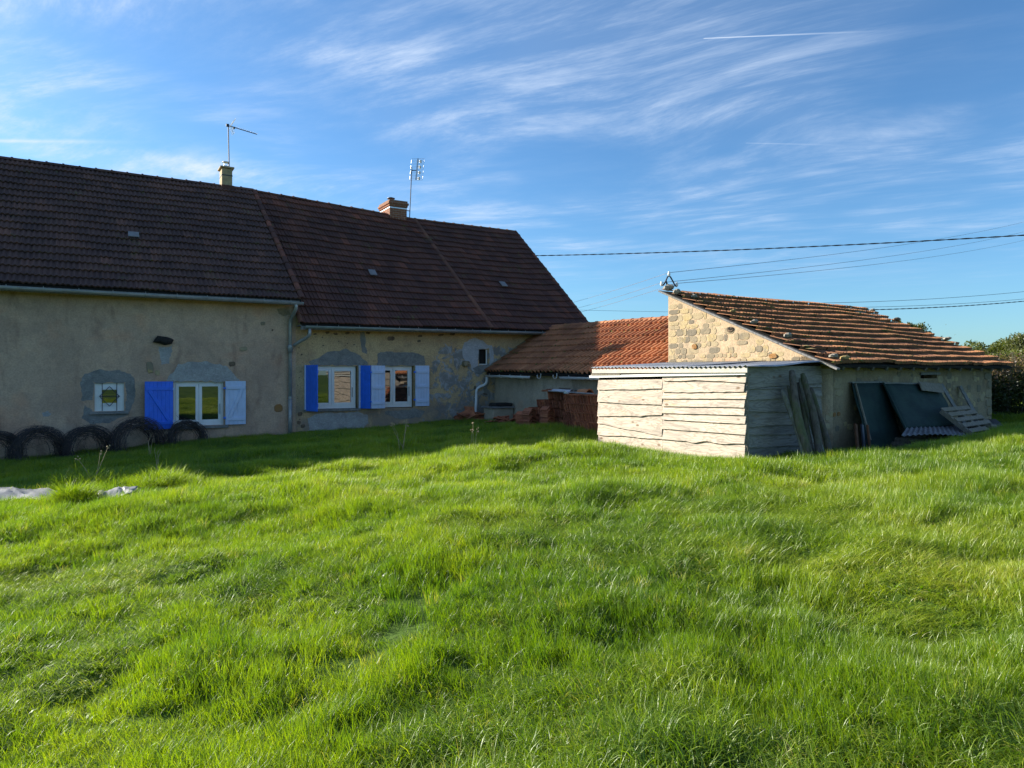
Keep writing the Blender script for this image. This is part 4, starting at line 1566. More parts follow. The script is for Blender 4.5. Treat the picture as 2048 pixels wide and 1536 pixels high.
def build_barn():
    z_e, z_r = EYE + 0.205, EYE + 1.95
    ye, yr = -0.33, 3.86
    ztop = lambda y: z_e + (z_r - z_e) * (y - ye) / (yr - ye) - 0.075
    # front wall with a small opening
    hole = (bfront(1841, 757), bfront(1874, 749))
    a, b = loc(hole[0]), loc(hole[1])
    w = wall_mesh(bl(0, 0, 0), BU, BL, -0.5, ztop(0.2), 0.4, [(a[0], b[0], a[2], b[2])], 0.3)
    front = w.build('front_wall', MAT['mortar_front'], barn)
    k = MB()
    k.add([bl(a[0] - 0.02, 0.28, a[2] - 0.02), bl(b[0] + 0.02, 0.28, a[2] - 0.02), bl(b[0] + 0.02, 0.28, b[2] + 0.02), bl(a[0] - 0.02, 0.28, b[2] + 0.02)], [(0, 1, 2, 3)])
    k.build('opening', MAT['soil'], barn)
    k = MB()
    k.bar(bl(a[0] - 0.07, 0.0, b[2] + 0.015), bl(b[0] + 0.05, 0.0, b[2] + 0.025), 0.10, 0.05)
    k.build('lintel', MAT['grey_wood'], barn)
    # gable wall facing the yard (direction -BW so that its outside looks to -BU)
    g = wall_mesh(bl(0, BD, 0), -BW, BD, -0.5, lambda s: ztop(BD - s) + 0.0, 0.4, [], cell=0.25)
    gable = g.build('gable_wall', MAT['mortar'], barn)
    r = MB()
    r.add([bl(BL - 0.4, 0.41, -0.5), bl(BL - 0.4, BD - 0.42, -0.5), bl(BL - 0.4, BD - 0.42, ztop(BD)), bl(BL - 0.4, 0.41, ztop(0.2)),
           bl(BL, 0.41, -0.5), bl(BL, BD - 0.42, -0.5), bl(BL, BD - 0.42, ztop(BD)), bl(BL, 0.41, ztop(0.2))],
          [(3, 2, 1, 0), (4, 5, 6, 7), (0, 1, 5, 4), (2, 3, 7, 6), (0, 4, 7, 3), (1, 2, 6, 5)])
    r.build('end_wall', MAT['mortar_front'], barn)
    r = MB()
    r.add([bl(0.41, BD - 0.4, -0.5), bl(BL, BD - 0.4, -0.5), bl(BL, BD - 0.4, ztop(BD) - 0.12), bl(0.41, BD - 0.4, ztop(BD) - 0.12),
           bl(0.41, BD, -0.5), bl(BL, BD, -0.5), bl(BL, BD, ztop(BD) - 0.12), bl(0.41, BD, ztop(BD) - 0.12)],
          [(0, 1, 2, 3), (7, 6, 5, 4), (0, 4, 5, 1), (2, 6, 7, 3), (0, 3, 7, 4), (1, 5, 6, 2)])
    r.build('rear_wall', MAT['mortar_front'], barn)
    # stones of the gable, laid in courses
    rs = random.Random(21)
    zc = EYE + 0.02
    row = 0
    while zc < z_r - 0.18:
        h = rs.uniform(0.085, 0.150)
        y = BD - 0.02
        while y > 0.05:
            L = rs.choice((0.09, 0.13, 0.17, 0.21, 0.27)) * rs.uniform(0.9, 1.15)
            if y > BD - 0.1:
                L = rs.uniform(0.18, 0.34)
            yc = y - L / 2
            top = ztop(y - L) - 0.01
            if zc + h < top and (rs.random() < 0.98 - 0.28 * (1 - yc / BD)):
                k = rs.randrange(13)
                if rs.random() < 0.006:
                    k = 13
                add_stone(gable, bl(0, yc, zc + h / 2 + rs.gauss(0, 0.006)), -BW, L * rs.uniform(1.04, 1.14), h * rs.uniform(1.0, 1.16), rs.uniform(0.004, 0.010), STONES, rs.uniform(-0.04, 0.04), k)
            y -= L + rs.uniform(0.004, 0.018)
        zc += h + rs.uniform(0.004, 0.014)
        row += 1
    # dark putlog hole and a few stained stones
    for (px, py, w_, h_, ms, kk) in ((1461, 659, 0.17, 0.11, RUBBLE, 0), (1390, 693, 0.14, 0.12, STONES, 13), (1547, 712, 0.19, 0.10, STONES, 13)):
        p = bside(px, py)
        add_stone(gable, p, -BW, w_, h_, 0.028, ms, 0.0, kk)
    k = MB()
    p = bside(1462, 657)
    yy, zz = loc(p)[1], p.z
    k.slab([bl(-0.031, yy + 0.06 * math.cos(t), zz + 0.035 * math.sin(t)) for t in np.linspace(0, 2 * PI, 9)[:-1]], BU * 0.004)
    k.build('putlog_hole', MAT['soil'], barn)
    # rubble of the front wall: dense to the right, showing through the render to the left
    for _ in range(230):
        x = rs.uniform(0.1, BL - 0.1)
        z = rs.uniform(0.3, z_e - 0.16)
        if x < 3.9 and z < EYE - 0.18 and rs.random() < 0.86:
            continue
        if a[0] - 0.15 < x < b[0] + 0.12 and a[2] - 0.08 < z < b[2] + 0.1:
            continue
        w_ = rs.uniform(0.10, 0.24)
        add_stone(front, bl(x, 0, z), BU, w_, w_ * rs.uniform(0.55, 0.85), rs.uniform(0.004, 0.010), STONES, rs.uniform(-0.12, 0.12), rs.randrange(13))
    z = 0.25
    while z < EYE + 0.05:          # quoins
        h = rs.uniform(0.17, 0.26)
        L = rs.uniform(0.22, 0.42)
        add_stone(front, bl(BL - L / 2 - 0.01, 0, z + h / 2), BU, L, h, 0.02, STONES, 0, rs.randrange(0, 6))
        z += h + 0.015
    for (px, py) in ((1677, 828), (1668, 829)):
        add_stone(front, bfront(px, py), BU, 0.09, 0.08, 0.015, STONES, 0, 13)
    # roof
    el, er = bl(-0.16, ye, z_e), bl(BL + 0.30, ye, z_e + 0.02)
    rl, rr = bl(-0.13, yr, z_r), bl(BL + 0.93, yr, z_r + 0.01)
    roof = roof_deck(barn, 'roof', el, er, rl, rr, MAT['soil'], 0.03, 0.05)
    var = tile_variants('tile', [(x, z * 0.65) for x, z in RIB], MAT['tile_barn'], 0.080, 0.06)
    hue = lambda s, t: 0.45 + 0.3 * float(vnoise(s * 11, t * 5, 71)) + 0.5 * max(0, s - 0.86) / 0.14
    sag = lambda s, t: 0.035 * float(vnoise(s * 4.5, t * 2.2, 72)) - 0.035 * math.sin(PI * s) * math.sin(PI * min(1, t * 1.2)) + 0.014 * float(vnoise(s * 16, t * 9, 73))
    roof_field(roof, el, er, rl, rr, 36, 13, var, MAT['tile_barn'], 300, hue=hue, sag=sag, jit=1.2)
    nrm = (er - el).cross(rl - el).normalized()
    # moss cushions along the tile edges
    mo = MB()
    for _ in range(420):
        s_, t = rs.betavariate(1.1, 1.5), (math.floor(rs.random() * 13) + rs.uniform(-0.03, 0.25)) / 13
        p = el.lerp(er, s_).lerp(rl.lerp(rr, s_), max(t, 0)) + nrm * rs.uniform(0.05, 0.07) + Vector((0, 0, sag(s_, max(t, 0))))
        r_ = rs.uniform(0.018, 0.05)
        mo.add([p + BU * (r_ * 1.5 * math.cos(q)) + BW * (r_ * math.sin(q)) for q in np.linspace(0, 2 * PI, 7)[:-1]] + [p + nrm * r_ * 0.8], [(i, (i + 1) % 6, 6) for i in range(6)])
    o = mo.build('moss', MAT['moss'], barn)
    o['kind'] = 'stuff'
    # verge boards under the tiles of the gable
    n = 4
    for i in range(n):
        p, q = el.lerp(rl, i / n), el.lerp(rl, (i + 1) / n + 0.01)
        if i == 0:
            p = el.lerp(rl, -0.035)
        k = MB()
        k.bar(p - nrm * 0.045 - BU * 0.01, q - nrm * (0.045 + 0.004 * (i % 2)) - BU * 0.01, 0.10, 0.035, nrm)
        k.build('verge_board', MAT['grey_wood'], barn, bevel=0.004)
    for i in range(14):
        x = 0.25 + i * 0.5
        k = MB()
        k.bar(bl(x, 0.01, ztop(0) - 0.02), bl(x, ye + 0.03, ztop(ye) - 0.01), 0.07, 0.07)
        k.build('rafter_end', MAT['bark'], barn)
    # loose stones weighting the verge tiles
    for (s_, t, w_, h_, m_) in ((0.004, 0.965, 0.30, 0.16, 'pale_stone'), (0.0, 0.90, 0.20, 0.13, 'pale_stone'), (0.035, 0.84, 0.17, 0.10, 'pale_stone'), (0.06, 0.62, 0.14, 0.09, 'lichen'), (0.03, 0.45, 0.20, 0.12, 'pale_stone'),
                                (0.035, 0.27, 0.2, 0.13, 'pale_stone'), (0.03, 0.035, 0.20, 0.10, 'pale_stone'), (0.06, 0.015, 0.20, 0.11, 'lichen'), (0.985, 0.88, 0.22, 0.11, 'pale_stone'), (0.98, 0.70, 0.26, 0.12, 'rubble'), (0.975, 0.36, 0.24, 0.10, 'pale_stone')):
        p = el.lerp(er, s_).lerp(rl.lerp(rr, s_), t) + nrm * 0.06
        k = MB()
        vs = []
        for i in range(4):
            th = PI * (i + 0.5) / 4
            for j in range(8):
                ph = 2 * PI * j / 8
                f = rs.uniform(0.85, 1.12)
                vs.append(p + (BU * (w_ * 0.5 * math.sin(th) * math.cos(ph)) + BW * (w_ * 0.4 * math.sin(th) * math.sin(ph)) + nrm * (h_ * 0.5 * math.cos(th))) * f + nrm * h_ * 0.25)
        k.add(vs, [(i * 8 + j, (i + 1) * 8 + j, (i + 1) * 8 + (j + 1) % 8, i * 8 + (j + 1) % 8) for i in range(3) for j in range(8)] + [tuple(range(8)), tuple(31 - j for j in range(8))])
        k.build('loose_stone', MAT[m_], roof)
    patch = MB()
    for (s_, t) in ((0.02, 0.13), (0.03, 0.165)):
        p = el.lerp(er, s_).lerp(rl.lerp(rr, s_), t) + nrm * 0.06
        patch.add([p + BU * (0.13 * math.cos(q)) + BW * (0.09 * math.sin(q)) for q in np.linspace(0, 2 * PI, 8)[:-1]] + [p + nrm * 0.02], [(i, (i + 1) % 7, 7) for i in range(7)])
    patch.build('lichen_cushion', MAT['lichen'], roof)


build_barn()


# ------------------------------------------------------------------ plank shed against the gable
shed = thing('shed', 'low shed of bleached wavy-edged planks under a corrugated sheet roof against the barn gable', 'shed', bl(-2.15, 1.8, 0.2))
SX, SD = -2.15, 3.72


def plank(name, parent, A, d, L, top, bot, out, mat, seed, wave=0.012, bump=None, t0=0.010, t1=0.044, thick=0.026, n=26):
    """waney-edged board: A start (x, y), d direction, top/bot heights at both ends, out = outward normal"""
    rs = random.Random(seed)
    ph = [rs.uniform(0, 50) for _ in range(3)]
    m = MB()
    vs, puv = [], []
    for i in range(n + 1):
        f = i / n
        s_ = L * f
        zt = top[0] + (top[1] - top[0]) * f
        zb = bot[0] + (bot[1] - bot[0]) * f
        zb += wave * (float(vnoise(s_ * 2.1 + ph[0], 0.5, 81)) + 0.55 * float(vnoise(s_ * 6.5 + ph[1], 0.5, 82)) + 0.3 * float(vnoise(s_ * 17 + ph[2], 0.5, 83)))
        for (c, w_, dz) in (bump or ()):
            zb += dz * math.exp(-((f - c) / w_) ** 2)
        c = A + d * s_
        for (z, o) in ((zt, t0), ((zt + zb) / 2, (t0 + t1) / 2), (zb, t1), (zb + 0.012, t1 - thick), (zt, t0 - thick)):
            vs.append(Vector((c.x, c.y, z)) + out * o)
            puv.append((s_, z if o > 0 or True else z, seed * 1.37))
    fs = []
    for i in range(n):
        for k in range(5):
            k2 = (k + 1) % 5
            fs.append((i * 5 + k, i * 5 + k2, (i + 1) * 5 + k2, (i + 1) * 5 + k))
    fs += [tuple(range(4, -1, -1)), tuple(n * 5 + k for k in range(5))]
    m.add(vs, fs)
    m.puv = puv
    return m.build(name, mat, parent)


def build_shed():
    # inner frame and dark lining
    k = MB()
    z1 = EYE + 0.06
    k.add([bl(SX + 0.05, 0.06, 0.0), bl(-0.02, 0.06, 0.0), bl(-0.02, SD - 0.05, 0.0), bl(SX + 0.05, SD - 0.05, 0.0),
           bl(SX + 0.05, 0.06, z1), bl(-0.02, 0.06, z1 + 0.08), bl(-0.02, SD - 0.05, z1 + 0.08), bl(SX + 0.05, SD - 0.05, z1)],
          [(3, 2, 1, 0), (4, 5, 6, 7), (0, 1, 5, 4), (1, 2, 6, 5), (2, 3, 7, 6), (3, 0, 4, 7)])
    k.build('lining', MAT['soil'], shed)
    k = MB()
    k.bar(bl(SX + 0.03, 0.0, 0.0), bl(SX + 0.03, 0.0, EYE + 0.05), 0.09, 0.05, BU)
    k.build('corner_post', MAT['raw_wood'], shed)

    def zy(px, py):
        p = bside(px, py, SX)
        return p.z

    def fz(c):          # row in the enlarged crop -> row in the photograph
        return 720 + c / 6.5
    out = -BU
    yl, ym, yr = loc(bside(1197.5, 800, SX))[1], loc(bside(1327, 800, SX))[1], 0.0
    # left panel, boards listed by their lower edges (left, right)
    left = [((255, 250), (385, 372)), ((380, 368), (545, 585)), ((540, 580), (735, 712)), ((730, 708), (822, 990)), ((815, 960), (968, 1028)), ((960, 1022), (1200, 1200))]
    bumps = [(), ((0.45, 0.05, -0.006),), ((0.69, 0.045, -0.022), (0.15, 0.05, -0.008)), (), (), ()]
    for i, (t, b) in enumerate(left):
        A = bl(SX, yl, 0)
        top = (zy(1197.5, fz(t[0])), zy(1327, fz(t[1])))
        bot = (zy(1197.5, fz(b[0])), zy(1327, fz(b[1])))
        if i == len(left) - 1:
            bot = (-0.12, -0.12)
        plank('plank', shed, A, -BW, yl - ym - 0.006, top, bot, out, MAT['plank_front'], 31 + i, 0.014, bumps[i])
    right = [((165, 170), (268, 285)), ((262, 280), (424, 404)), ((418, 398), (500, 505)), ((495, 500), (600, 616)), ((595, 610), (690, 716)), ((684, 708), (776, 822)), ((770, 815), (892, 966)), ((885, 958), (1036, 1082)), ((1030, 1076), (1220, 1260))]
    bumps = [((0.4, 0.3, 0.012),), ((0.75, 0.04, -0.012), (0.9, 0.05, -0.008)), (), (), (), ((0.88, 0.06, 0.0),), (), ((0.42, 0.06, -0.028), (0.75, 0.10, -0.02), (0.58, 0.07, 0.012)), ()]
    for i, (t, b) in enumerate(right):
        A = bl(SX, ym, 0)
        top = (zy(1327, fz(t[0])), zy(1489, fz(t[1])))
        bot = (zy(1327, fz(b[0])), zy(1489, fz(b[1])))
        if i == len(right) - 1:
            bot = (-0.12, -0.12)
        e = random.Random(i).uniform(-0.02, 0.03)
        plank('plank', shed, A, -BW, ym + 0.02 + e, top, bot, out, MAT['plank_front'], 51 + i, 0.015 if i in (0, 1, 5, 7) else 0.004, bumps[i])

    def gz(c):
        return 640 + c / 5.486

    def zs(px, py):
        return bfront(px, py, -0.0).z
    side = [((505, 505), (765, 690)), ((740, 690), (762, 735)), ((755, 700), (880, 835)), ((865, 828), (1002, 1022)), ((995, 1012), (1168, 1130)), ((1158, 1122), (1262, 1240)), ((1252, 1232), (1400, 1372)), ((1392, 1365), (1560, 1530))]
    bumps = [((0.3, 0.3, 0.02),), (), (), (), (), ((0.45, 0.08, -0.01), (0.7, 0.08, -0.012)), (), ()]
    for i, (t, b) in enumerate(side):
        A = bl(SX - 0.0, 0.0, 0)
        top = (zs(1492, gz(t[0])), zs(1630, gz(t[1])))
        bot = (zs(1492, gz(b[0])), zs(1630, gz(b[1])))
        if i == len(side) - 1:
            bot = (-0.12, -0.08)
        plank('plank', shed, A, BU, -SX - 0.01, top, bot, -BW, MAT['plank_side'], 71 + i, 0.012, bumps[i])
    # far end, seen only from the side
    for i in range(6):
        z0 = 0.05 + i * 0.25
        plank('plank', shed, bl(-0.02, SD, 0), -BU, -SX - 0.05, (z0 + 0.27, z0 + 0.27), (z0, z0), BW, MAT['plank_side'], 91 + i, 0.01)
    # fascia boards
    za, zb = zy(1195, 741), zy(1497, 738.5)
    k = MB()
    k.bar(bl(SX - 0.085, SD + 0.10, zy(1195, 742.5)), bl(SX - 0.085, -0.12, zy(1495, 740)), 0.025, 0.088)
    k.build('fascia_board', MAT['clay_pale'], shed, bevel=0.003)
    k = MB()
    k.bar(bl(SX - 0.062, SD + 0.22, zy(1190, 753.5)), bl(SX - 0.062, -0.06, zy(1490, 746.5)), 0.02, 0.05)
    k.build('fascia_board', MAT['white_board'], shed, bevel=0.003)
    k = MB()
    k.bar(bl(SX - 0.072, SD + 0.15, zy(1191, 749)), bl(SX - 0.072, SD - 0.75, zy(1235, 748.5)), 0.018, 0.035)
    k.build('fascia_offcut', MAT['raw_wood'], shed)
    # corrugated sheets
    n = 3
    for i in range(n):
        y0, y1 = -0.16 + i * 1.32, -0.16 + (i + 1) * 1.32 + 0.05
        y1 = min(y1, SD + 0.1)
        m = MB()
        cols = int((y1 - y0) / 0.0135)
        rows = 6
        vs = []
        for r in range(rows + 1):
            f = r / rows
            x = SX - 0.13 + (-SX + 0.13 - 0.02) * f
            zbase = EYE + 0.147 + 0.004 * i + 0.125 * f - (0.018 * math.sin(PI * f) if i == 0 else 0)
            for c in range(cols + 1):
                y = y0 + (y1 - y0) * c / cols
                z = zbase + 0.013 * math.cos(2 * PI * y / 0.105)
                if i == 0:
                    z += 0.012 * math.cos(f * 9) * (1 - sstep(y, y0, y0 + 0.3))
                vs.append(bl(x, y, float(z)))
        W = cols + 1
        fs = [(r * W + c, (r + 1) * W + c, (r + 1) * W + c + 1, r * W + c + 1) for r in range(rows) for c in range(cols)]
        m.add(vs, fs)
        o = m.build('corrugated_sheet', MAT['sheet'], shed, smooth=True)
        sol = o.modifiers.new('thickness', 'SOLIDIFY')
        sol.thickness = 0.004


build_shed()


# ------------------------------------------------------------------ aerials, bracket, cables
def yagi():
    x, y = 4.00, 24.93
    z0, z1 = EYE + 6.80, EYE + 8.24
    o = thing('tv_antenna', 'long yagi television aerial on a mast above the yellow rendered chimney', 'antenna', (x, y, z0))
    m = MB()
    m.tube([(x + 0.03, y, z0 - 0.1), (x, y, z1 + 0.05)], 0.018, 8)
    m.build('mast', MAT['dark_metal'], o)
    a, b = Vector((x - 0.03, y, z1)), Vector((x + 0.93, y + 0.10, z1 - 0.10))
    m = MB()
    m.bar(a, b, 0.022, 0.022)
    m.box(a + Vector((0.01, 0, 0)), (0.09, 0.07, 0.08))
    m.build('boom', MAT['dark_metal'], o)
    d = (b - a).normalized()
    s_ = d.cross(Vector((0, 0, 1))).normalized()
    for i in range(11):
        c = a.lerp(b, 0.30 + 0.07 * i) + Vector((0, 0, 0.018))
        h = 0.10 - 0.003 * i
        m = MB()
        m.tube([c - s_ * h, c + s_ * h], 0.006, 6)
        m.build('director', MAT['alu'], o)
    for (tilt, L) in ((1.0, 0.30), (-1.0, 0.30)):
        m = MB()
        base = a + d * 0.10
        top = base + Vector((0.13 if tilt > 0 else 0.10, 0, 0.24 * tilt))
        for k in range(5):
            c = base.lerp(top, 0.15 + 0.2 * k)
            m.tube([c - s_ * 0.20, c + s_ * 0.20], 0.006, 6)
        m.tube([base, top], 0.008, 6)
        m.build('reflector', MAT['alu'], o)
    m = MB()
    m.box(a.lerp(b, 0.22) + Vector((0, 0, -0.02)), (0.06, 0.10, 0.05))
    m.build('dipole_box', MAT['dark_metal'], o)


yagi()


def panel_aerial():
    x, y = 10.36, 24.80
    z0 = EYE + 5.70
    z1 = EYE + 7.80
    o = thing('tv_antenna', 'flat grid panel television aerial on a mast beside the brick chimney', 'antenna', (x, y, z0))
    m = MB()
    m.tube([(x, y, z0), (x + 0.10, y, z1)], 0.018, 8)
    m.build('mast', MAT['dark_metal'], o)
    m = MB()
    m.tube([(x + 0.02, y, EYE + 6.15), (10.08, y, EYE + 6.14)], 0.016, 6)
    m.tube([(x, y, EYE + 5.84), (10.08, y, EYE + 5.84)], 0.016, 6)
    m.build('wall_bracket', MAT['dark_metal'], o)
    c = Vector((x + 0.27, y - 0.10, EYE + 7.72))
    u = Vector((0.85, -0.50, 0.0)).normalized()
    w = (Vector((0.10, 0, 1))).normalized()
    H, W = 0.41, 0.24
    m = MB()
    for i in range(15):
        p = c + w * (-H + 2 * H * i / 14)
        m.tube([p - u * W, p + u * W], 0.0045, 5)
    for s_ in (-1, 1):
        for k in range(4):
            m.tube([c + u * W * s_ + w * (-H + 2 * H * (k + 0.1) / 4), c + u * W * s_ + w * (-H + 2 * H * (k + 0.75) / 4)], 0.007, 5)
    m.build('grid', MAT['alu'], o)
    nrm = u.cross(w)
    m = MB()
    m.bar(c - w * H + nrm * 0.02, c + w * H + nrm * 0.02, 0.05, 0.03, nrm)
    m.build('spine', MAT['alu'], o)
    for k in range(4):
        p = c + w * (-H * 0.8 + 1.6 * H * k / 3) + u * 0.09 + nrm * (-0.07)
        m = MB()
        m.box(p, (0.07, 0.05, 0.10))
        m.tube([p, c + w * (-H * 0.8 + 1.6 * H * k / 3)], 0.012, 5)
        m.build('dipole', MAT['porcelain'], o)
    m = MB()
    m.tube([Vector((x + 0.09, y, EYE + 7.68)), c - w * 0.05], 0.016, 6)
    m.build('clamp', MAT['dark_metal'], o)


panel_aerial()

APEX = bl(0.05, BD - 0.05, EYE + 1.93)
INS = []


def insulator_bracket():
    o = thing('insulator_bracket', 'bent iron bracket with three white porcelain insulators on the barn gable peak', 'bracket', APEX)

    def q(px, py):
        return at_t(px, py, 16.28)
    m = MB()
    m.tube([q(1336.5, 582), q(1336, 574), q(1332, 562), q(1329, 566)], 0.020, 8)
    m.tube([q(1323, 571), q(1327, 570), q(1331, 563), q(1335, 554), q(1338, 551.5), q(1341, 554), q(1347, 565), q(1350, 571.5), q(1354, 573)], 0.017, 8)
    m.build('arm', MAT['dark_metal'], o, smooth=True)
    m = MB()
    m.box(q(1337, 573), (0.06, 0.05, 0.10))
    m.build('foot', MAT['dark_metal'], o)
    for (px, py) in ((1338, 547), (1323, 567), (1353.5, 568.5)):
        c = q(px, py)
        INS.append(c + Vector((0, 0, 0.02)))
        m = MB()
        m.tube([c - Vector((0, 0, 0.055)), c - Vector((0, 0, 0.05)), c - Vector((0, 0, 0.02)), c, c + Vector((0, 0, 0.012)), c + Vector((0, 0, 0.035)), c + Vector((0, 0, 0.05))],
               [0.018, 0.022, 0.034, 0.034, 0.018, 0.026, 0.008], 10)
        m.build('insulator', MAT['porcelain'], o, smooth=True)


insulator_bracket()


def cable(label, p, q, sag, r, mat, twist=False, n=26, group=None):
    p, q = Vector(p), Vector(q)
    if q.y < 30 and q.x > 16:            # carry the span on to a pole well outside the view
        q = p + (q - p) * 1.5 + Vector((0, 0, 3 * sag))
        sag *= 2.25
    pts = []
    for i in range(n + 1):
        f = i / n
        c = p.lerp(q, f)
        c.z -= sag * 4 * f * (1 - f)
        pts.append(c)
    m = MB()
    if twist:
        dense = []
        N = n * 12
        for i in range(N + 1):
            f = i / N
            c = p.lerp(q, f)
            c.z -= sag * 4 * f * (1 - f)
            dense.append(c)
        d = (q - p).normalized()
        s_ = d.cross(Vector((0, 0, 1))).normalized()
        L = (q - p).length
        for k in range(2):
            m.tube([c + s_ * r * 0.9 * math.cos(i / N * L * 9 + PI * k) + Vector((0, 0, r * 0.9 * math.sin(i / N * L * 9 + PI * k))) for i, c in enumerate(dense)], r, 5)
    else:
        m.tube(pts, r, 6)
    o = m.build('overhead_cable', mat, None, smooth=True)
    tag(o, label, 'cable', group)
    return o


cable('thick black twisted overhead cable running to the far slope of the house', on_x(1064, 511.5, 15.05), at_t(2120, 466, 20), 0.10, 0.0115, MAT['cable'], True)
gp = 'bare wires on the barn bracket'
for i, ((lx, ly), (rx, ry)) in enumerate((((1130, 609), (2120, 424)), ((1140, 620), (2120, 444)), ((1150, 627), (2120, 462)))):
    end = on_x(lx, ly, 15.2)
    nm = ('top', 'inner', 'outer')[i]
    cable('thin copper wire from the %s insulator of the barn bracket to the house gable' % nm, end, INS[i], 0.03, 0.0038, MAT['copper'], n=12)
    cable('thin copper wire from the %s insulator of the barn bracket out to the fields' % nm, INS[i], at_t(rx, ry, 46), 0.35, 0.006, MAT['copper'], n=30)
cable('single dark wire high behind the barn roof, above the thick bundle', at_t(1640, 606, 30), at_t(2140, 573, 34), 0.15, 0.009, MAT['cable'])
cable('single dark wire just above the twisted bundle behind the barn roof', at_t(1690, 615, 29), at_t(2140, 589, 33), 0.12, 0.008, MAT['cable'])
cable('twisted double cable low behind the barn roof', at_t(1690, 620.5, 28), at_t(2140, 593, 32), 0.12, 0.011, MAT['cable'], True)
cable('faint wire behind the clay ridge of the outbuilding', at_t(1100, 618.5, 60), at_t(1700, 626, 60), 0.1, 0.011, MAT['cable'])


# ------------------------------------------------------------------ coils of old fencing wire along the house
def wire_coil(label, px, cy, rad, Y, half=0.28, yaw=0.35, seed=0):
    c = on_y(px, cy, Y)
    gz_ = g1(c.x, c.y)
    rs = random.Random(seed)
    o = thing('wire_coil', label, 'wire coil', (c.x, c.y, gz_), 'coils of fencing wire along the house wall')
    zc = c.z
    ax = Vector((math.sin(yaw), -math.cos(yaw), 0.12)).normalized()
    s_ = ax.cross(Vector((0, 0, 1))).normalized()
    u = s_.cross(ax)
    C = Vector((c.x, c.y, zc))

    def loops(n, r0, r1, h0, h1, wr, seg=34):
        m = MB()
        for _ in range(n):
            r = rad * (r0 + (r1 - r0) * rs.random() ** 0.6)
            h = rs.uniform(h0, h1)
            tx, ty = rs.gauss(0, 0.07), rs.gauss(0, 0.07)
            cc = C + ax * h + s_ * rs.gauss(0, 0.03) + u * rs.gauss(0, 0.025)
            k1, k2 = rs.uniform(0, 6.3), rs.uniform(0, 6.3)
            pts = []
            for i in range(seg + 1):
                a = 2 * PI * i / seg
                rr = r * (1 + 0.035 * math.sin(2 * a + k1) + 0.025 * math.sin(5 * a + k2))
                pts.append(cc + s_ * (rr * math.cos(a)) + u * (rr * math.sin(a)) + ax * (tx * math.cos(a) + ty * math.sin(a)))
            m.tube(pts, wr, 3, caps=False)
        return m
    loops(62, 0.55, 1.0, -half, half, 0.0042).build('winding', MAT['wire'], o)
    loops(22, 0.9, 1.03, -half, half, 0.0035).build('outer_winding', MAT['wire'], o)
    m = MB()      # stays of the netting, and dead grass caught in it
    for k in range(110):
        a = rs.uniform(0, 2 * PI)
        r = rad * rs.uniform(0.6, 1.0)
        h = rs.uniform(-half, half * 0.4)
        p = C + s_ * (r * math.cos(a)) + u * (r * math.sin(a)) + ax * h
        m.tube([p, p + ax * rs.uniform(0.06, 0.2) + s_ * rs.gauss(0, 0.03)], 0.003, 3, caps=False)
    m.build('stays', MAT['wire'], o)['kind'] = 'stuff'
    m = MB()
    for k in range(420):
        a = rs.uniform(0.0, 2 * PI)
        r = rad * rs.uniform(0.55, 1.02)
        p = C + s_ * (r * math.cos(a)) + u * (r * math.sin(a)) + ax * rs.uniform(-half, half)
        q = p + Vector((rs.gauss(0, 0.09), rs.gauss(0, 0.08), rs.gauss(-0.02, 0.09)))
        m.tube([p, p.lerp(q, 0.5) + Vector((rs.gauss(0, 0.02), 0, rs.gauss(0, 0.02))), q], 0.003, 3, caps=False)
    m.build('dead_grass', MAT['straw_dark'], o)['kind'] = 'stuff'


MAT['straw_dark'] = material('dead_grass', m_flat((0.12, 0.095, 0.06), 0.9, 0.2, 20, 0.1))
wire_coil('end coil of dark fencing wire, farthest along the wall from the zinc downpipe', -6, 905, 0.44, 19.25, seed=1)
wire_coil('big coil of rusty fencing wire between the end coil and the barred window', 78, 902, 0.53, 19.15, seed=2, half=0.3)
wire_coil('coil of rusty fencing wire below the small barred window', 176, 897, 0.50, 19.2, seed=3)
wire_coil('biggest coil of fencing wire, in front of the deep blue shutter', 276, 886, 0.58, 19.2, seed=4, half=0.3)
wire_coil('smallest coil of fencing wire, under the double window of the taller house', 374, 876, 0.42, 19.3, seed=5, half=0.18, yaw=0.15)


# ------------------------------------------------------------------ tarpaulin pieces lying in the grass
def tarp(label, pts, seed, rise):
    rs = random.Random(seed)
    P = [on_ground(px, py) for px, py in pts]
    n, k = 26, 12
    m = MB()
    vs = []
    for j in range(k + 1):
        for i in range(n + 1):
            s_, t = i / n, j / k
            p = P[0] * (1 - s_) * (1 - t) + P[1] * s_ * (1 - t) + P[3] * (1 - s_) * t + P[2] * s_ * t
            p.x += 0.04 * float(vnoise(s_ * 5 + seed, t * 4, 91))
            e = math.sin(PI * min(max(s_, 0), 1)) ** 0.5 * math.sin(PI * t) ** 0.6
            z = g1(p.x, p.y) + 0.045 + rise * e * (0.75 + 0.35 * float(vnoise(s_ * 3.5 + seed, t * 2, 92)))
            z += 0.035 * abs(float(vnoise(s_ * 9 + t * 5 + seed, t * 3, 93))) + 0.012 * float(vnoise(s_ * 28, t * 14 + seed, 94))
            vs.append((p.x, p.y, z))
    W = n + 1
    m.add(vs, [(j * W + i, j * W + i + 1, (j + 1) * W + i + 1, (j + 1) * W + i) for j in range(k) for i in range(n)])
    o = m.build('tarpaulin', MAT['tarp'], None, smooth=True)
    s2 = o.modifiers.new('thickness', 'SOLIDIFY')
    s2.thickness = 0.006
    tag(o, label, 'tarpaulin', 'tarpaulin pieces in the grass')


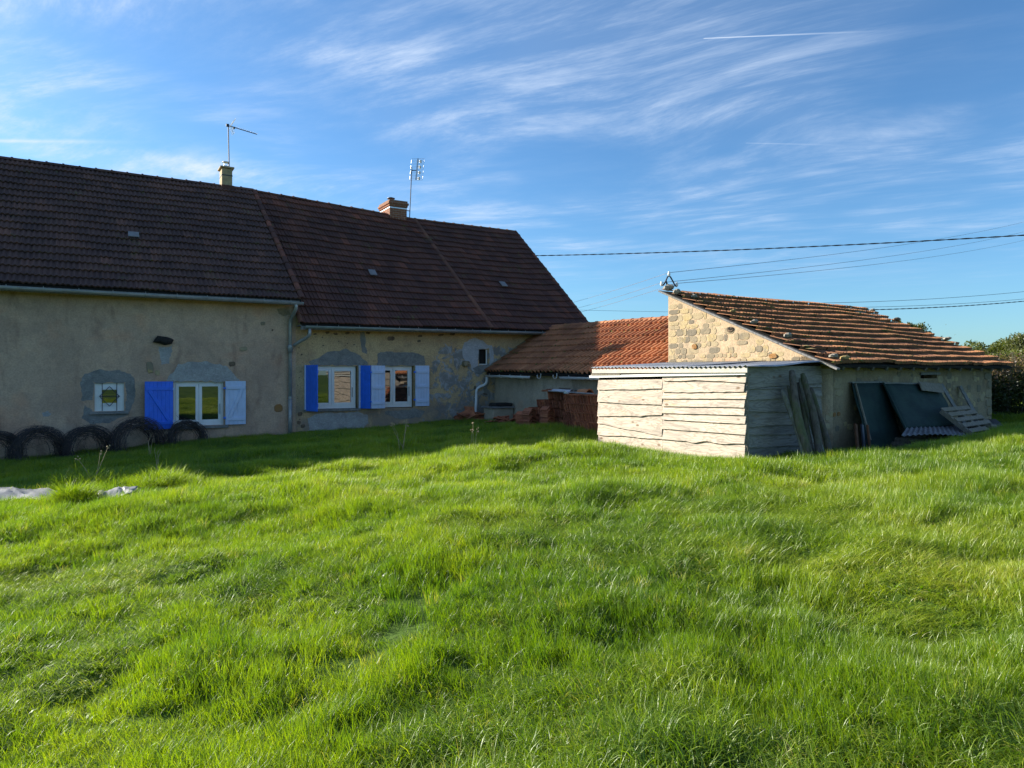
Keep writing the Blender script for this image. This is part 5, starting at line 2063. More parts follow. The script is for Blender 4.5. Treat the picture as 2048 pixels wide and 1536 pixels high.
tarp('long hummocked pale grey tarpaulin in the grass beside the bright tussock', [(-70, 1012), (126, 1008), (118, 990), (-60, 992)], 3, 0.05)
tarp('small creased pale grey tarpaulin in the grass beside the bright tussock', [(184, 1008), (256, 1000), (272, 984), (196, 991)], 8, 0.035)


# ------------------------------------------------------------------ roof tiles stacked by the outbuilding
def tile_piece(name, L, W, T, curved=0.0):
    """a loose roof tile: L long (x), W wide (y), T thick, ribbed"""
    b = MB()
    prof = [(-0.5, 0.0), (-0.42, 0.5), (-0.30, 0.5), (-0.22, 0.0), (0.0, 0.0), (0.06, 0.45), (0.16, 0.45), (0.22, 0.0), (0.5, 0.0)]
    vs = []
    for x in (-L / 2, L / 2):
        for (y, z) in prof:
            vs.append((x, y * W, z * T * 1.1 + T / 2 + curved * (0.25 - y * y)))
        for (y, z) in prof:
            vs.append((x, y * W, z * T * 1.1 - T / 2 + curved * (0.25 - y * y)))
    n = len(prof)
    fs = []
    for i in range(n - 1):
        fs += [(i, i + 1, 2 * n + i + 1, 2 * n + i), (n + i, 3 * n + i, 3 * n + i + 1, n + i + 1), (i, n + i, n + i + 1, i + 1), (2 * n + i, 2 * n + i + 1, 3 * n + i + 1, 3 * n + i)]
    fs += [(0, 2 * n, 3 * n, n), (n - 1, 2 * n - 1, 4 * n - 1, 3 * n - 1)]
    out = []
    for k in range(5):
        c = MB()
        c.add(vs, fs, k / 4)
        out.append(c.mesh(name, MAT['tile_pile']))
    return out


FLAT = tile_piece('tile', 0.36, 0.21, 0.018)
CANAL = tile_piece('tile', 0.36, 0.22, 0.016, 0.30)


def rot(rx, ry, rz):
    return Matrix.Rotation(rz, 4, 'Z') @ Matrix.Rotation(ry, 4, 'Y') @ Matrix.Rotation(rx, 4, 'X')


def tile_stacks():
    rs = random.Random(8)
    # main stack: tiles on edge in layers
    o = thing('tile_stack', 'tall stack of roof tiles set on edge in layers beside the plank shed', 'tile stack', (10.6, 14.2, g1(10.6, 14.2)))
    z0 = g1(10.5, 14.2) - 0.03
    for lay in range(4):
        y = 12.75
        while y < 14.95 - 0.02 * lay:
            lean = 0.32 + rs.gauss(0, 0.04)
            M = Matrix.Translation((10.60 + 0.015 * lay + rs.gauss(0, 0.014), y, z0 + 0.105 + lay * 0.217 - 0.05 * max(0, (13.2 - y)))) @ rot(PI / 2 - lean, 0, 0)
            place('tile', FLAT[rs.randrange(5)], M, o)
            y += rs.uniform(0.038, 0.047)
        yy = 12.85
        while yy < 14.9:
            place('tile', FLAT[rs.randrange(5)], Matrix.Translation((10.60, yy, z0 + 0.217 * (lay + 1) - 0.004 + rs.gauss(0, 0.003))) @ rot(0, 0, rs.gauss(0, 0.03)), o)
            yy += 0.205
    # second stack behind
    o = thing('tile_stack', 'long rough stack of roof tiles on edge running back along the outbuilding wall', 'tile stack', (10.75, 16.0, g1(10.75, 16)))
    z0 = g1(10.7, 16.0)
    for lay in range(4):
        y = 15.02 + 0.05 * lay
        hi = (17.15, 16.85, 16.45, 15.95)[lay]
        while y < hi:
            M = Matrix.Translation((10.76 + 0.02 * lay + rs.gauss(0, 0.03), y, z0 + 0.11 + lay * 0.225 + rs.gauss(0, 0.006))) @ rot(PI / 2 - 0.28 + rs.gauss(0, 0.06), 0, rs.gauss(0, 0.04))
            place('tile', FLAT[rs.randrange(5)], M, o)
            y += rs.uniform(0.05, 0.066)
    for i in range(26):
        M = Matrix.Translation((10.80 + rs.gauss(0, 0.06), rs.uniform(16.9, 17.7), z0 + 0.03 + 0.014 * (i // 2) + rs.uniform(0, 0.02))) @ rot(rs.gauss(0, 0.12), rs.gauss(0, 0.12), rs.gauss(0.2, 0.3))
        place('tile', FLAT[rs.randrange(5)], M, o)
    for i in range(14):
        place('tile', FLAT[rs.randrange(5)], Matrix.Translation((10.74, 15.15 + 0.21 * (i % 5), z0 + 0.90 + 0.022 * (i // 5))) @ rot(0, 0, rs.gauss(0, 0.12)), o)
    # curved tiles nested flat in front
    o = thing('tile_stack', 'small stack of curved clay tiles nested flat in front of the bigger stacks', 'tile stack', (10.1, 15.9, g1(10.1, 15.9)))
    for (x, y, n) in ((10.15, 16.42, 8), (10.13, 16.03, 10), (10.32, 15.45, 11)):
        zz = g1(x, y)
        for i in range(n):
            M = Matrix.Translation((x + rs.gauss(0, 0.01), y + rs.gauss(0, 0.012), zz + 0.02 + 0.043 * i)) @ rot(0, rs.gauss(0, 0.02), PI / 2 + rs.gauss(0, 0.03))
            place('tile', CANAL[rs.randrange(5)], M, o)
    # tumbled tiles by the white downpipe
    o = thing('tile_heap', 'low tumbled heap of loose clay tiles at the foot of the white downpipe', 'tile heap', (10.1, 19.5, g1(10.1, 19.5)))
    zz = g1(10.1, 19.5)
    for i in range(22):
        x, y = rs.uniform(9.75, 10.72), rs.uniform(19.3, 19.75)
        M = Matrix.Translation((x, y, zz + 0.05 + rs.uniform(0, 0.10) + 0.05 * (i % 4) * (1 - abs(x - 10.2)))) @ rot(rs.gauss(0, 0.3), rs.gauss(0, 0.25), rs.uniform(-0.7, 0.7))
        place('tile', FLAT[rs.randrange(5)], M, o)
    place('tile', FLAT[4], Matrix.Translation((10.17, 19.55, zz + 0.36)) @ rot(1.2, 0.05, 0.15), o)
    place('tile', FLAT[3], Matrix.Translation((9.98, 19.42, zz + 0.26)) @ rot(0.75, -0.35, 0.1), o)
    place('tile', FLAT[4], Matrix.Translation((10.05, 19.35, zz + 0.20)) @ rot(0.7, -0.4, 0.0), o)
    o = thing('tile_heap', 'low scatter of broken clay tiles between the concrete box and the stacks', 'tile heap', (10.5, 17.9, g1(10.5, 17.9)))
    zz = g1(10.5, 17.9)
    for i in range(26):
        M = Matrix.Translation((rs.uniform(10.2, 10.9), rs.uniform(17.2, 18.4), zz + 0.03 + rs.uniform(0, 0.16))) @ rot(rs.gauss(0, 0.3), rs.gauss(0, 0.25), rs.uniform(-1.5, 1.5))
        place('tile', FLAT[rs.randrange(5)], M, o)
    # things laid on top
    top = g1(10.5, 14.2) - 0.03 + 4 * 0.217 + 0.025
    m = MB()
    half_round(m, (10.62, 14.02, top + 0.01), (10.62, 14.42, top + 0.01), 0.115, 1.0, 10, 0.018, 0.0, 0.9)
    half_round(m, (10.62, 14.018, top + 0.012), (10.62, 14.04, top + 0.012), 0.122, 1.0, 10, 0.03, 0.0, 0.9)
    o = m.build('ridge_tile', MAT['tile_red'], None, smooth=False)
    tag(o, 'single half-round ridge tile lying on top of the tall tile stack', 'ridge tile')
    m = MB()
    m.tube([(10.42, 13.6, top + 0.02), (10.46, 15.6, top + 0.05)], 0.016, 8)
    tag(m.build('metal_pipe', MAT['steel'], None), 'thin grey metal pipe lying along the top of the tile stacks', 'pipe')
    m = MB()
    for k in range(2):
        m.tube([(10.72 + 0.05 * k, 14.6 + 0.3 * k, top + 0.08), (10.75, 16.1, top + 0.08)], 0.022, 8)
    m.tube([(10.66, 14.9, top + 0.12), (10.88, 15.7, top + 0.12)], 0.015, 6)
    tag(m.build('pipe_offcuts', MAT['bark'], None), 'dark rods and offcuts heaped on top of the tile stacks', 'rods')
    m = MB()
    half_round(m, (10.52, 14.62, top + 0.02), (10.56, 15.5, top + 0.03), 0.085, 0.9, 8, 0.004, 0.0)
    tag(m.build('gutter_offcut', MAT['pvc_grey'], None), 'grey half-round gutter offcut lying upside down on the tile stacks', 'gutter')
    m = MB()
    m.add([(10.40, 14.60, top), (10.40, 14.82, top + 0.005), (10.38, 14.73, top + 0.08), (10.48, 14.70, top + 0.02)], [(0, 1, 2), (0, 2, 3), (1, 3, 2), (0, 3, 1)])
    tag(m.build('plastic_scrap', MAT['pvc'], None), 'small white plastic scrap on the edge of the tall tile stack', 'scrap')
    # concrete box with a slab on top
    z = g1(10.75, 19.0)
    o = thing('concrete_box', 'squat grey concrete box under a dark slab beside the white downpipe', 'box', (10.85, 19.0, z))
    m = MB()
    m.lo_hi((10.55, 18.72, z - 0.1), (11.26, 19.35, z + 0.42))
    m.build('body', MAT['wall_link'], o, bevel=0.03)
    m = MB()
    m.lo_hi((10.50, 18.66, z + 0.42), (11.28, 19.42, z + 0.47))
    m.build('lid', MAT['steel'], o, bevel=0.008)
    m = MB()
    m.slab([(10.62, 18.75, z + 0.47), (11.2, 18.70, z + 0.47), (11.22, 19.3, z + 0.47), (10.8, 19.35, z + 0.47), (10.58, 19.1, z + 0.47)], (0.03, 0, 0.10))
    m.build('slab', MAT['soot'], o, bevel=0.02)


MAT['pvc_grey'] = material('grey_pvc', m_flat((0.42, 0.45, 0.50), 0.45, 0.08, 4, 0.05))
tile_stacks()


# ------------------------------------------------------------------ timber and clutter along the barn
def crop2(x, y):
    return 1480 + x / 5.486, 640 + y / 5.486


def posts():
    spec = [('greenish mossy leaning post, first from the plank corner', (462, 762), (735, 1420), 0.038, 'bark_grey', 0.02),
            ('thin dark leaning post behind the mossy one', (522, 722), (770, 1360), 0.030, 'bark', 0.0),
            ('thick dark leaning post with a bark-covered rounded top', (566, 560), (790, 1370), 0.052, 'bark', -0.05),
            ('short dark leaning post in the middle of the bundle', (640, 690), (800, 1380), 0.036, 'bark', 0.0),
            ('pale stripped straight leaning post in the middle of the bundle', (668, 640), (925, 1400), 0.042, 'bark_grey', -0.02),
            ('dark crooked leaning post with a split top, behind the pale one', (690, 590), (880, 1340), 0.048, 'bark', 0.03),
            ('rough brown leaning post nearest the netting panels', (768, 745), (1000, 1440), 0.042, 'bark', 0.03)]
    rs = random.Random(4)
    for i, (lb, t, b, r, mt, bend) in enumerate(spec):
        top = bfront(*crop2(*t), -0.10 - 0.055 * (i % 3))
        bot = bfront(*crop2(*b), -0.62 - 0.06 * (i % 3))
        bot.z = g1(bot.x, bot.y) - 0.04
        n = 14
        pts, rr = [], []
        for k in range(n + 1):
            f = k / n
            p = bot.lerp(top, f) + BU * (bend * math.sin(PI * f) * 2 + 0.012 * math.sin(7 * f + i)) + Vector((0, 0, 0))
            pts.append(p)
            rr.append(1.32 * r * (1.08 - 0.22 * f) * (1 + 0.08 * math.sin(9 * f + i * 2)))
        rr[-1] *= 0.72
        m = MB()
        m.tube(pts, rr, 10)
        o = m.build('wooden_post', MAT[mt], None, smooth=True)
        tag(o, lb, 'post', 'rough posts leaning on the shed corner')


posts()


def quad_panel(name, mat, parent, P, thick, nrm_hint, nx=10, ny=10, wob=0.01, seed=0):
    """slightly billowing sheet between four corners (bl, br, tr, tl)"""
    m = MB()
    vs, uv = [], []
    n = (P[1] - P[0]).cross(P[3] - P[0]).normalized()
    if n.dot(nrm_hint) < 0:
        n = -n
    for j in range(ny + 1):
        for i in range(nx + 1):
            s_, t = i / nx, j / ny
            p = P[0] * (1 - s_) * (1 - t) + P[1] * s_ * (1 - t) + P[2] * s_ * t + P[3] * (1 - s_) * t
            p = p + n * (wob * float(vnoise(s_ * 4 + seed, t * 4, 95)))
            vs.append(p)
            uv.append((s_ * 2, t * 2, seed))
    W = nx + 1
    m.add(vs, [(j * W + i, j * W + i + 1, (j + 1) * W + i + 1, (j + 1) * W + i) for j in range(ny) for i in range(nx)])
    m.puv = uv
    o = m.build(name, mat, parent, smooth=True)
    so_ = o.modifiers.new('thickness', 'SOLIDIFY')
    so_.thickness = thick
    return o


MAT['old_iron'] = material('old_iron', m_flat((0.16, 0.165, 0.18), 0.7, 0.2, 6, 0.3, 0.1))


def barn_clutter():
    out = -BW
    # netting panel one, standing steep
    g0 = 0.30
    P = [bfront(1741, 905, -0.55), bfront(1812, 900, -0.55), bfront(1768, 764, -0.06), bfront(1703, 765, -0.06)]
    for q in P[:2]:
        q.z = g1(q.x, q.y) - 0.02
    o = thing('net_panel', 'steep dark green shade-net panel with a thin pale edge batten, leaning on the barn', 'panel', P[0])
    quad_panel('net', MAT['net'], o, P, 0.012, out, wob=0.02, seed=1)
    m = MB()
    e0, e1 = bfront(1741, 880, -0.50), bfront(1711, 768, -0.09)
    m.bar(e0, e1, 0.035, 0.025, out)
    m.build('batten', MAT['raw_wood'], o)
    m = MB()
    m.bar(P[3], P[2], 0.03, 0.04, out)
    m.build('top_rail', MAT['grey_wood'], o)
    # netting panel two, lying flatter over it
    P = [bfront(1811, 858, -0.72), bfront(1912, 850, -0.72), bfront(1878, 768, -0.14), bfront(1766, 766, -0.14)]
    o = thing('net_panel', 'wide dark green shade-net panel leaning over the corrugated iron', 'panel', P[0])
    quad_panel('net', MAT['net'], o, P, 0.012, out, wob=0.03, seed=2)
    m = MB()
    m.bar(P[0] + out * 0.01, P[3] + out * 0.01, 0.04, 0.03, out)
    m.build('edge_rail', MAT['net'], o)
    m = MB()
    m.bar(P[3], P[2], 0.03, 0.04, out)
    m.build('top_rail', MAT['grey_wood'], o)
    # board lying on the upper corner of the panel
    q = [bfront(1843, 781, -0.33), bfront(1887, 786, -0.33), bfront(1881, 768, -0.20), bfront(1836, 763, -0.20)]
    m = MB()
    m.slab(q, out * 0.025)
    tag(m.build('board', MAT['raw_wood'], None, bevel=0.004), 'short yellowish board lying on the top corner of the wide net panel', 'board')
    for (lb, t, b, w_, y0, y1) in (('grey weathered plank leaning beside the wide net panel', (1882, 768), (1920, 832), 0.13, -0.07, -0.42),
                                   ('narrow bluish grey plank leaning alone near the end of the barn wall', (1920, 772), (1962, 850), 0.13, -0.05, -0.45)):
        p, q_ = bfront(*t, y0), bfront(*b, y1)
        q2 = q_ + (q_ - p) * 0.45
        gz2 = g1(q2.x, q2.y)
        if q2.z < gz2:
            f = (p.z - gz2) / (p.z - q2.z)
            q2 = p + (q2 - p) * f
        m = MB()
        m.bar(p, q2, w_, 0.03, out)
        tag(m.build('plank', MAT['grey_wood'], None, bevel=0.004), lb, 'plank')
    # rusty uprights in front of the left panel
    for (lb, px, w_, mt) in (('short rust-brown board standing against the steep net panel', 1714, 0.07, 'rust'), ('short dark steel post standing against the steep net panel', 1727, 0.07, 'dark_metal'), ('thin rusty bar standing against the steep net panel', 1738, 0.045, 'rust')):
        t = bfront(px - 3, 848 + (px - 1714) * 0.1, -0.45)
        b = bfront(px + 3, 905, -0.62)
        b.z = g1(b.x, b.y) - 0.03
        m = MB()
        m.bar(t, b, w_, 0.03, out)
        tag(m.build('board' if mt == 'rust' else 'steel_post', MAT[mt], None), lb, 'board' if mt == 'rust' else 'post')

    # corrugated iron sheets over a firewood heap
    def corr(label, P, seed, sagz):
        m = MB()
        nx, ny = 60, 5
        vs = []
        for j in range(ny + 1):
            for i in range(nx + 1):
                s_, t = i / nx, j / ny
                p = P[0] * (1 - s_) * (1 - t) + P[1] * s_ * (1 - t) + P[2] * s_ * t + P[3] * (1 - s_) * t
                p = p + Vector((0, 0, 0.014 * math.cos(2 * PI * s_ * 14) + sagz * math.sin(PI * s_) * (1 - t)))
                vs.append(p)
        W = nx + 1
        m.add(vs, [(j * W + i, j * W + i + 1, (j + 1) * W + i + 1, (j + 1) * W + i) for j in range(ny) for i in range(nx)])
        o = m.build('corrugated_iron', MAT['old_iron'], None, smooth=True)
        so_ = o.modifiers.new('thickness', 'SOLIDIFY')
        so_.thickness = 0.004
        tag(o, label, 'metal sheet')
    corr('bowed corrugated iron sheet over the firewood, below the wide net panel', [bfront(1803, 872, -1.22), bfront(1950, 876, -1.22), bfront(1930, 848, -0.60), bfront(1816, 853, -0.60)], 1, 0.05)
    corr('corrugated iron sheet sticking out beyond the pallet at the barn end', [bfront(1938, 860, -1.0), bfront(2014, 857, -0.95), bfront(1990, 838, -0.30), bfront(1940, 840, -0.30)], 2, 0.0)
    # pallet tipped on the sheets
    A, B_, C, D = bfront(1950, 876, -1.22), bfront(2004, 866, -1.12), bfront(1934, 817, -0.62), bfront(1880, 822, -0.72)
    o = thing('pallet', 'weathered wooden pallet tipped on top of the corrugated iron', 'pallet', A)
    n = (B_ - A).cross(D - A).normalized()
    if n.z < 0:
        n = -n
    for f in (0.02, 0.20, 0.40, 0.60, 0.80, 0.98):
        m = MB()
        m.bar(A.lerp(D, f) + n * 0.05, B_.lerp(C, f) + n * 0.05, 0.095, 0.02, n)
        m.build('deck_board', MAT['raw_wood'], o, bevel=0.003)
    for f in (0.03, 0.5, 0.97):
        m = MB()
        m.bar(A.lerp(B_, f), D.lerp(C, f), 0.09, 0.075, n)
        m.build('bearer', MAT['raw_wood'], o, bevel=0.003)
    # firewood
    rs = random.Random(2)
    for i in range(13):
        px = 1815 + i * 13.5 + rs.uniform(-3, 3)
        c = bfront(px, 880, -0.80 - 0.06 * (i % 3))
        gz2 = g1(c.x, c.y)
        r = rs.uniform(0.05, 0.085)
        z = gz2 + r * 0.8 + (0.10 if i % 2 else 0.0)
        d = (BW * 1.0 + BU * rs.gauss(0, 0.25)).normalized()
        p0 = Vector((c.x, c.y, z)) - d * 0.22
        m = MB()
        m.tube([p0, p0 + d * 0.2, p0 + d * rs.uniform(0.5, 0.75)], [r, r * 1.05, r * 0.9], 9)
        o = m.build('log', MAT['bark'], None, smooth=False)
        tag(o, 'firewood log lying under the corrugated iron sheets by the barn', 'log', 'firewood under the corrugated iron')


barn_clutter()


# ------------------------------------------------------------------ leafy things
def leaves_mesh(name, pts, size, mat, parent, cols=(0.3, 0.7), aspect=0.55, seed=0, droop=0.0):
    """pts: array (n,3) leaf centres; one bent quad pair per leaf"""
    rg = np.random.default_rng(seed)
    n = len(pts)
    a = rg.normal(size=(n, 3))
    a /= np.linalg.norm(a, axis=1)[:, None]
    b = rg.normal(size=(n, 3))
    b -= a * (a * b).sum(1)[:, None]
    b /= np.linalg.norm(b, axis=1)[:, None]
    s_ = size * rg.uniform(0.6, 1.3, n)[:, None]
    nn = np.cross(a, b)
    p0 = pts - a * s_ * 0.5
    p1 = pts + b * s_ * aspect * 0.5 + nn * s_ * 0.12
    p2 = pts + a * s_ * 0.5
    p3 = pts - b * s_ * aspect * 0.5 + nn * s_ * 0.12
    v = np.stack([p0, p1, p2, p3], 1).reshape(-1, 3)
    off = np.array(OFF[parent.name]) if parent else np.zeros(3)
    v = v - off
    me = bpy.data.meshes.new(name)
    i = np.arange(n) * 4
    f = np.concatenate([np.stack([i, i + 1, i + 2], 1), np.stack([i, i + 2, i + 3], 1)])
    me.from_pydata(v.tolist(), [], f.tolist())
    me.materials.append(mat)
    at = me.attributes.new('tint', 'FLOAT', 'POINT')
    t = np.clip(rg.normal((cols[0] + cols[1]) / 2, (cols[1] - cols[0]) / 2, n), 0, 1)
    at.data.foreach_set('value', np.repeat(t, 4).astype(np.float32))
    o = bpy.data.objects.new(name, me)
    COL.objects.link(o)
    if parent:
        o.parent = parent
        OFF[o.name] = OFF[parent.name]
    return o


MAT['leaf_tree'] = material('tree_leaf', m_leaf([(0.06, 0.080, 0.018), (0.12, 0.140, 0.026), (0.20, 0.20, 0.04)], 0.45))
MAT['leaf_olive'] = material('olive_leaf', m_leaf([(0.07, 0.085, 0.035), (0.12, 0.13, 0.05), (0.16, 0.16, 0.06)], 0.4))
MAT['leaf_dark'] = material('bramble_leaf', m_leaf([(0.02, 0.032, 0.010), (0.04, 0.055, 0.016), (0.07, 0.075, 0.02)], 0.25))
MAT['leaf_brown'] = material('withered_leaf', m_leaf([(0.10, 0.065, 0.035), (0.16, 0.11, 0.06), (0.20, 0.15, 0.08)], 0.3))


def tree(label, px, top_y, t, crown_px, mat, seed, squash=1.0, n=9000, leaf=0.13, bare=0.0):
    rs = random.Random(seed)
    c = at_t(px, top_y, t)
    gz_ = g1(c.x, c.y)
    H = c.z - gz_
    R = crown_px / FPX * t
    o = thing('tree', label, 'tree', (c.x, c.y, gz_), 'trees beyond the barn')
    base = Vector((c.x, c.y, gz_ - 0.1))
    fork = Vector((c.x + rs.gauss(0, 0.1), c.y, gz_ + H * 0.35))
    m = MB()
    m.tube([base, base.lerp(fork, 0.5) + Vector((0.05, 0, 0)), fork], [0.05 * H * 0.7, 0.045 * H * 0.6, 0.04 * H * 0.5], 9)
    clumps = []
    for k in range(26):
        a = rs.uniform(0, 2 * PI)
        el_ = rs.uniform(-0.5, 1.0)
        rr = R * rs.uniform(0.35, 0.95)
        p = Vector((c.x + math.cos(a) * rr * math.cos(el_ * 1.2), c.y + math.sin(a) * rr * math.cos(el_ * 1.2), gz_ + H * 0.64 + H * 0.33 * math.sin(el_ * 1.3) * squash))
        clumps.append((p, R * rs.uniform(0.18, 0.36)))
        mid = fork.lerp(p, 0.5) + Vector((rs.gauss(0, 0.1), rs.gauss(0, 0.1), 0.1))
        m.tube([fork, mid, p], [0.018 * H, 0.010 * H, 0.003 * H], 5)
    m.build('trunk', MAT['trunk'], o, smooth=True)
    rg = np.random.default_rng(seed)
    pts = []
    for p, r in clumps:
        k = int(n / len(clumps))
        q = rg.normal(size=(k, 3))
        q /= np.linalg.norm(q, axis=1)[:, None]
        q *= r * rg.uniform(0.35, 1.05, k)[:, None] ** 0.6
        q[:, 2] *= 0.75
        pts.append(np.array(p) + q)
    leaves_mesh('crown', np.concatenate(pts), leaf, mat, o, seed=seed, cols=(0.2, 0.8))


tree('rounded yellow-green tree beyond the barn roof', 1966, 684, 62, 62, MAT['leaf_tree'], 1, leaf=0.20, n=9000)
tree('tallest grey-green tree with an airy crown beyond the hedge', 2052, 678, 50, 78, MAT['leaf_olive'], 2, leaf=0.18, n=12000)
tree('bushy green tree in front of the taller one, behind the dark hedge', 2022, 712, 34, 62, MAT['leaf_tree'], 3, leaf=0.13, n=12000)
tree('distant low tree just showing over the barn roof edge', 1925, 692, 75, 26, MAT['leaf_olive'], 4, leaf=0.24, n=3500)
tree('broadest green tree beyond the hedge, on the side away from the barn', 2120, 690, 40, 90, MAT['leaf_tree'], 5, leaf=0.15, n=9000)


def roof_bush():
    c = at_t(1842, 668, 24)
    gz_ = g1(c.x, c.y)
    o = thing('shrub', 'tall thin shrub behind the barn, its tips showing over the roof edge', 'shrub', (c.x, c.y, gz_))
    rs = random.Random(9)
    rg = np.random.default_rng(9)
    m = MB()
    pts = []
    for (px, py, r) in ((1842, 655, 0.13), (1846, 668, 0.20), (1838, 664, 0.14), (1850, 678, 0.2), (1819, 651, 0.07), (1828, 656, 0.10), (1834, 672, 0.2), (1800, 648, 0.06), (1855, 670, 0.10), (1840, 690, 0.5), (1830, 720, 0.8), (1850, 740, 0.9)):
        p = at_t(px, py, 24 + rs.uniform(-0.3, 0.3))
        m.tube([(c.x, c.y, gz_), Vector((c.x, c.y, gz_)).lerp(p, 0.6) + Vector((0.1, 0, 0)), p], [0.03, 0.018, 0.006], 5)
        q = rg.normal(size=(240, 3)) * r * 0.55
        pts.append(np.array(p) + q)
    m.build('stem', MAT['trunk'], o)
    leaves_mesh('foliage', np.concatenate(pts), 0.07, MAT['leaf_olive'], o, seed=9)


roof_bush()


def hedge():
    o = thing('hedge', 'dark overgrown bramble hedge with withered brown tops beside the barn end', 'hedge', (21.5, 9.0, g1(21.5, 9.0)))
    rs = random.Random(12)
    rg = np.random.default_rng(12)
    dark, brown, stems = [], [], MB()
    for k in range(64):
        f = k / 63
        x, y = 19.6 + 6.5 * f + rs.gauss(0, 0.35), 10.4 - 3.2 * f + rs.gauss(0, 0.45)
        z = g1(x, y)
        h = 1.35 + rs.uniform(-0.15, 0.30) + 0.25 * f
        for j in range(3):
            p = Vector((x + rs.gauss(0, 0.2), y + rs.gauss(0, 0.2), z))
            q = p + Vector((rs.gauss(0, 0.35), rs.gauss(0, 0.35), h + rs.uniform(0, 0.25)))
            stems.tube([p, p.lerp(q, 0.5) + Vector((rs.gauss(0, 0.1), rs.gauss(0, 0.1), 0.1)), q, q + Vector((rs.gauss(0, 0.25), rs.gauss(0, 0.25), -0.12))], [0.012, 0.009, 0.005, 0.003], 4)
        n = 520
        q = np.stack([rg.normal(x, 0.33, n), rg.normal(y, 0.33, n), z + h * 0.72 * rg.random(n) ** 0.85], 1)
        dark.append(q)
        n = 150
        q = np.stack([rg.normal(x, 0.34, n), rg.normal(y, 0.34, n), z + h * (0.62 + 0.42 * rg.random(n))], 1)
        brown.append(q)
    stems.build('stems', MAT['bark'], o)
    leaves_mesh('foliage', np.concatenate(dark), 0.085, MAT['leaf_dark'], o, seed=3)
    leaves_mesh('withered_tops', np.concatenate(brown), 0.075, MAT['leaf_brown'], o, seed=4)
    post = bfront(2016, 800, 1.1)
    z = g1(post.x, post.y)
    m = MB()
    m.tube([(post.x, post.y, z - 0.1), (post.x + 0.03, post.y, z + 1.25)], [0.07, 0.06], 9)
    tag(m.build('fence_post', MAT['grey_wood'], None), 'grey fence post half hidden in the dark hedge', 'fence post')


hedge()


def weeds():
    rs = random.Random(6)
    spec = [((805, 905), 0.62, 'tall dry weed with tan seed heads in the shade below the paired windows'), ((946, 900), 0.42, 'short dry weed with pale heads at the shadow edge'),
            ((312, 955), 0.36, 'pair of dry grass stalks on the bright tussock at the shadow edge'), ((190, 975), 0.50, 'arching dry grass stalk behind the pale tarpaulin'), ((300, 912), 0.30, 'thin dry stalk in the shade before the biggest wire coil')]
    for (px, py), h, lb in spec:
        g = on_ground(px, py)
        o = thing('weed', lb, 'weed', g)
        m = MB()
        heads = MB()
        for k in range(5 if h > 0.5 else 3):
            q = g + Vector((rs.gauss(0, 0.09), rs.gauss(0, 0.05), h * rs.uniform(0.6, 1.05) + 0.12))
            m.tube([g + Vector((rs.gauss(0, 0.03), 0, 0)), g.lerp(q, 0.6) + Vector((rs.gauss(0, 0.02), 0, 0.03)), q], [0.005, 0.004, 0.0025], 5)
            if h > 0.4:
                for _ in range(4):
                    c = q + Vector((rs.gauss(0, 0.018), rs.gauss(0, 0.018), rs.gauss(0, 0.018)))
                    heads.box(c, (0.016, 0.016, 0.02), rot(rs.random() * 3, rs.random() * 3, 0).to_3x3())
            else:
                heads.tube([q, q + Vector((rs.gauss(0.03, 0.02), 0, 0.06))], [0.004, 0.002], 4)
        m.build('stem', MAT['straw'], o)
        heads.build('seed_head', MAT['straw'], o)


weeds()


# ------------------------------------------------------------------ grass
def grass_leaf(nt):
    ti = nt.attr('gt', 'INSTANCER')
    bl_ = nt.attr('tint')
    v = nt.m('ADD', nt.m('MULTIPLY', ti, 0.70), nt.m('MULTIPLY', bl_, 0.32))
    c = nt.ramp(v, (0.0, (0.034, 0.090, 0.004)), (0.30, (0.108, 0.195, 0.005)), (0.6, (0.220, 0.302, 0.007)), (0.85, (0.32, 0.36, 0.02)), (1.0, (0.45, 0.38, 0.14)))
    d = nt.node('ShaderNodeBsdfDiffuse')
    nt.put(d.inputs[0], c)
    tr = nt.node('ShaderNodeBsdfTranslucent')
    nt.put(tr.inputs[0], nt.mix(1.0, c, (1.35, 1.45, 0.5), 'MULTIPLY'))
    mx = nt.node('ShaderNodeMixShader')
    mx.inputs[0].default_value = 0.5
    nt.t.links.new(d.outputs[0], mx.inputs[1])
    nt.t.links.new(tr.outputs[0], mx.inputs[2])
    g = nt.node('ShaderNodeBsdfGlossy')
    g.inputs['Roughness'].default_value = 0.45
    g.inputs['Color'].default_value = (0.95, 1, 0.95, 1)
    m2 = nt.node('ShaderNodeMixShader')
    m2.inputs[0].default_value = 0.04
    nt.t.links.new(mx.outputs[0], m2.inputs[1])
    nt.t.links.new(g.outputs[0], m2.inputs[2])
    return m2.outputs[0]


MAT['grass'] = material('grass_blade', grass_leaf)


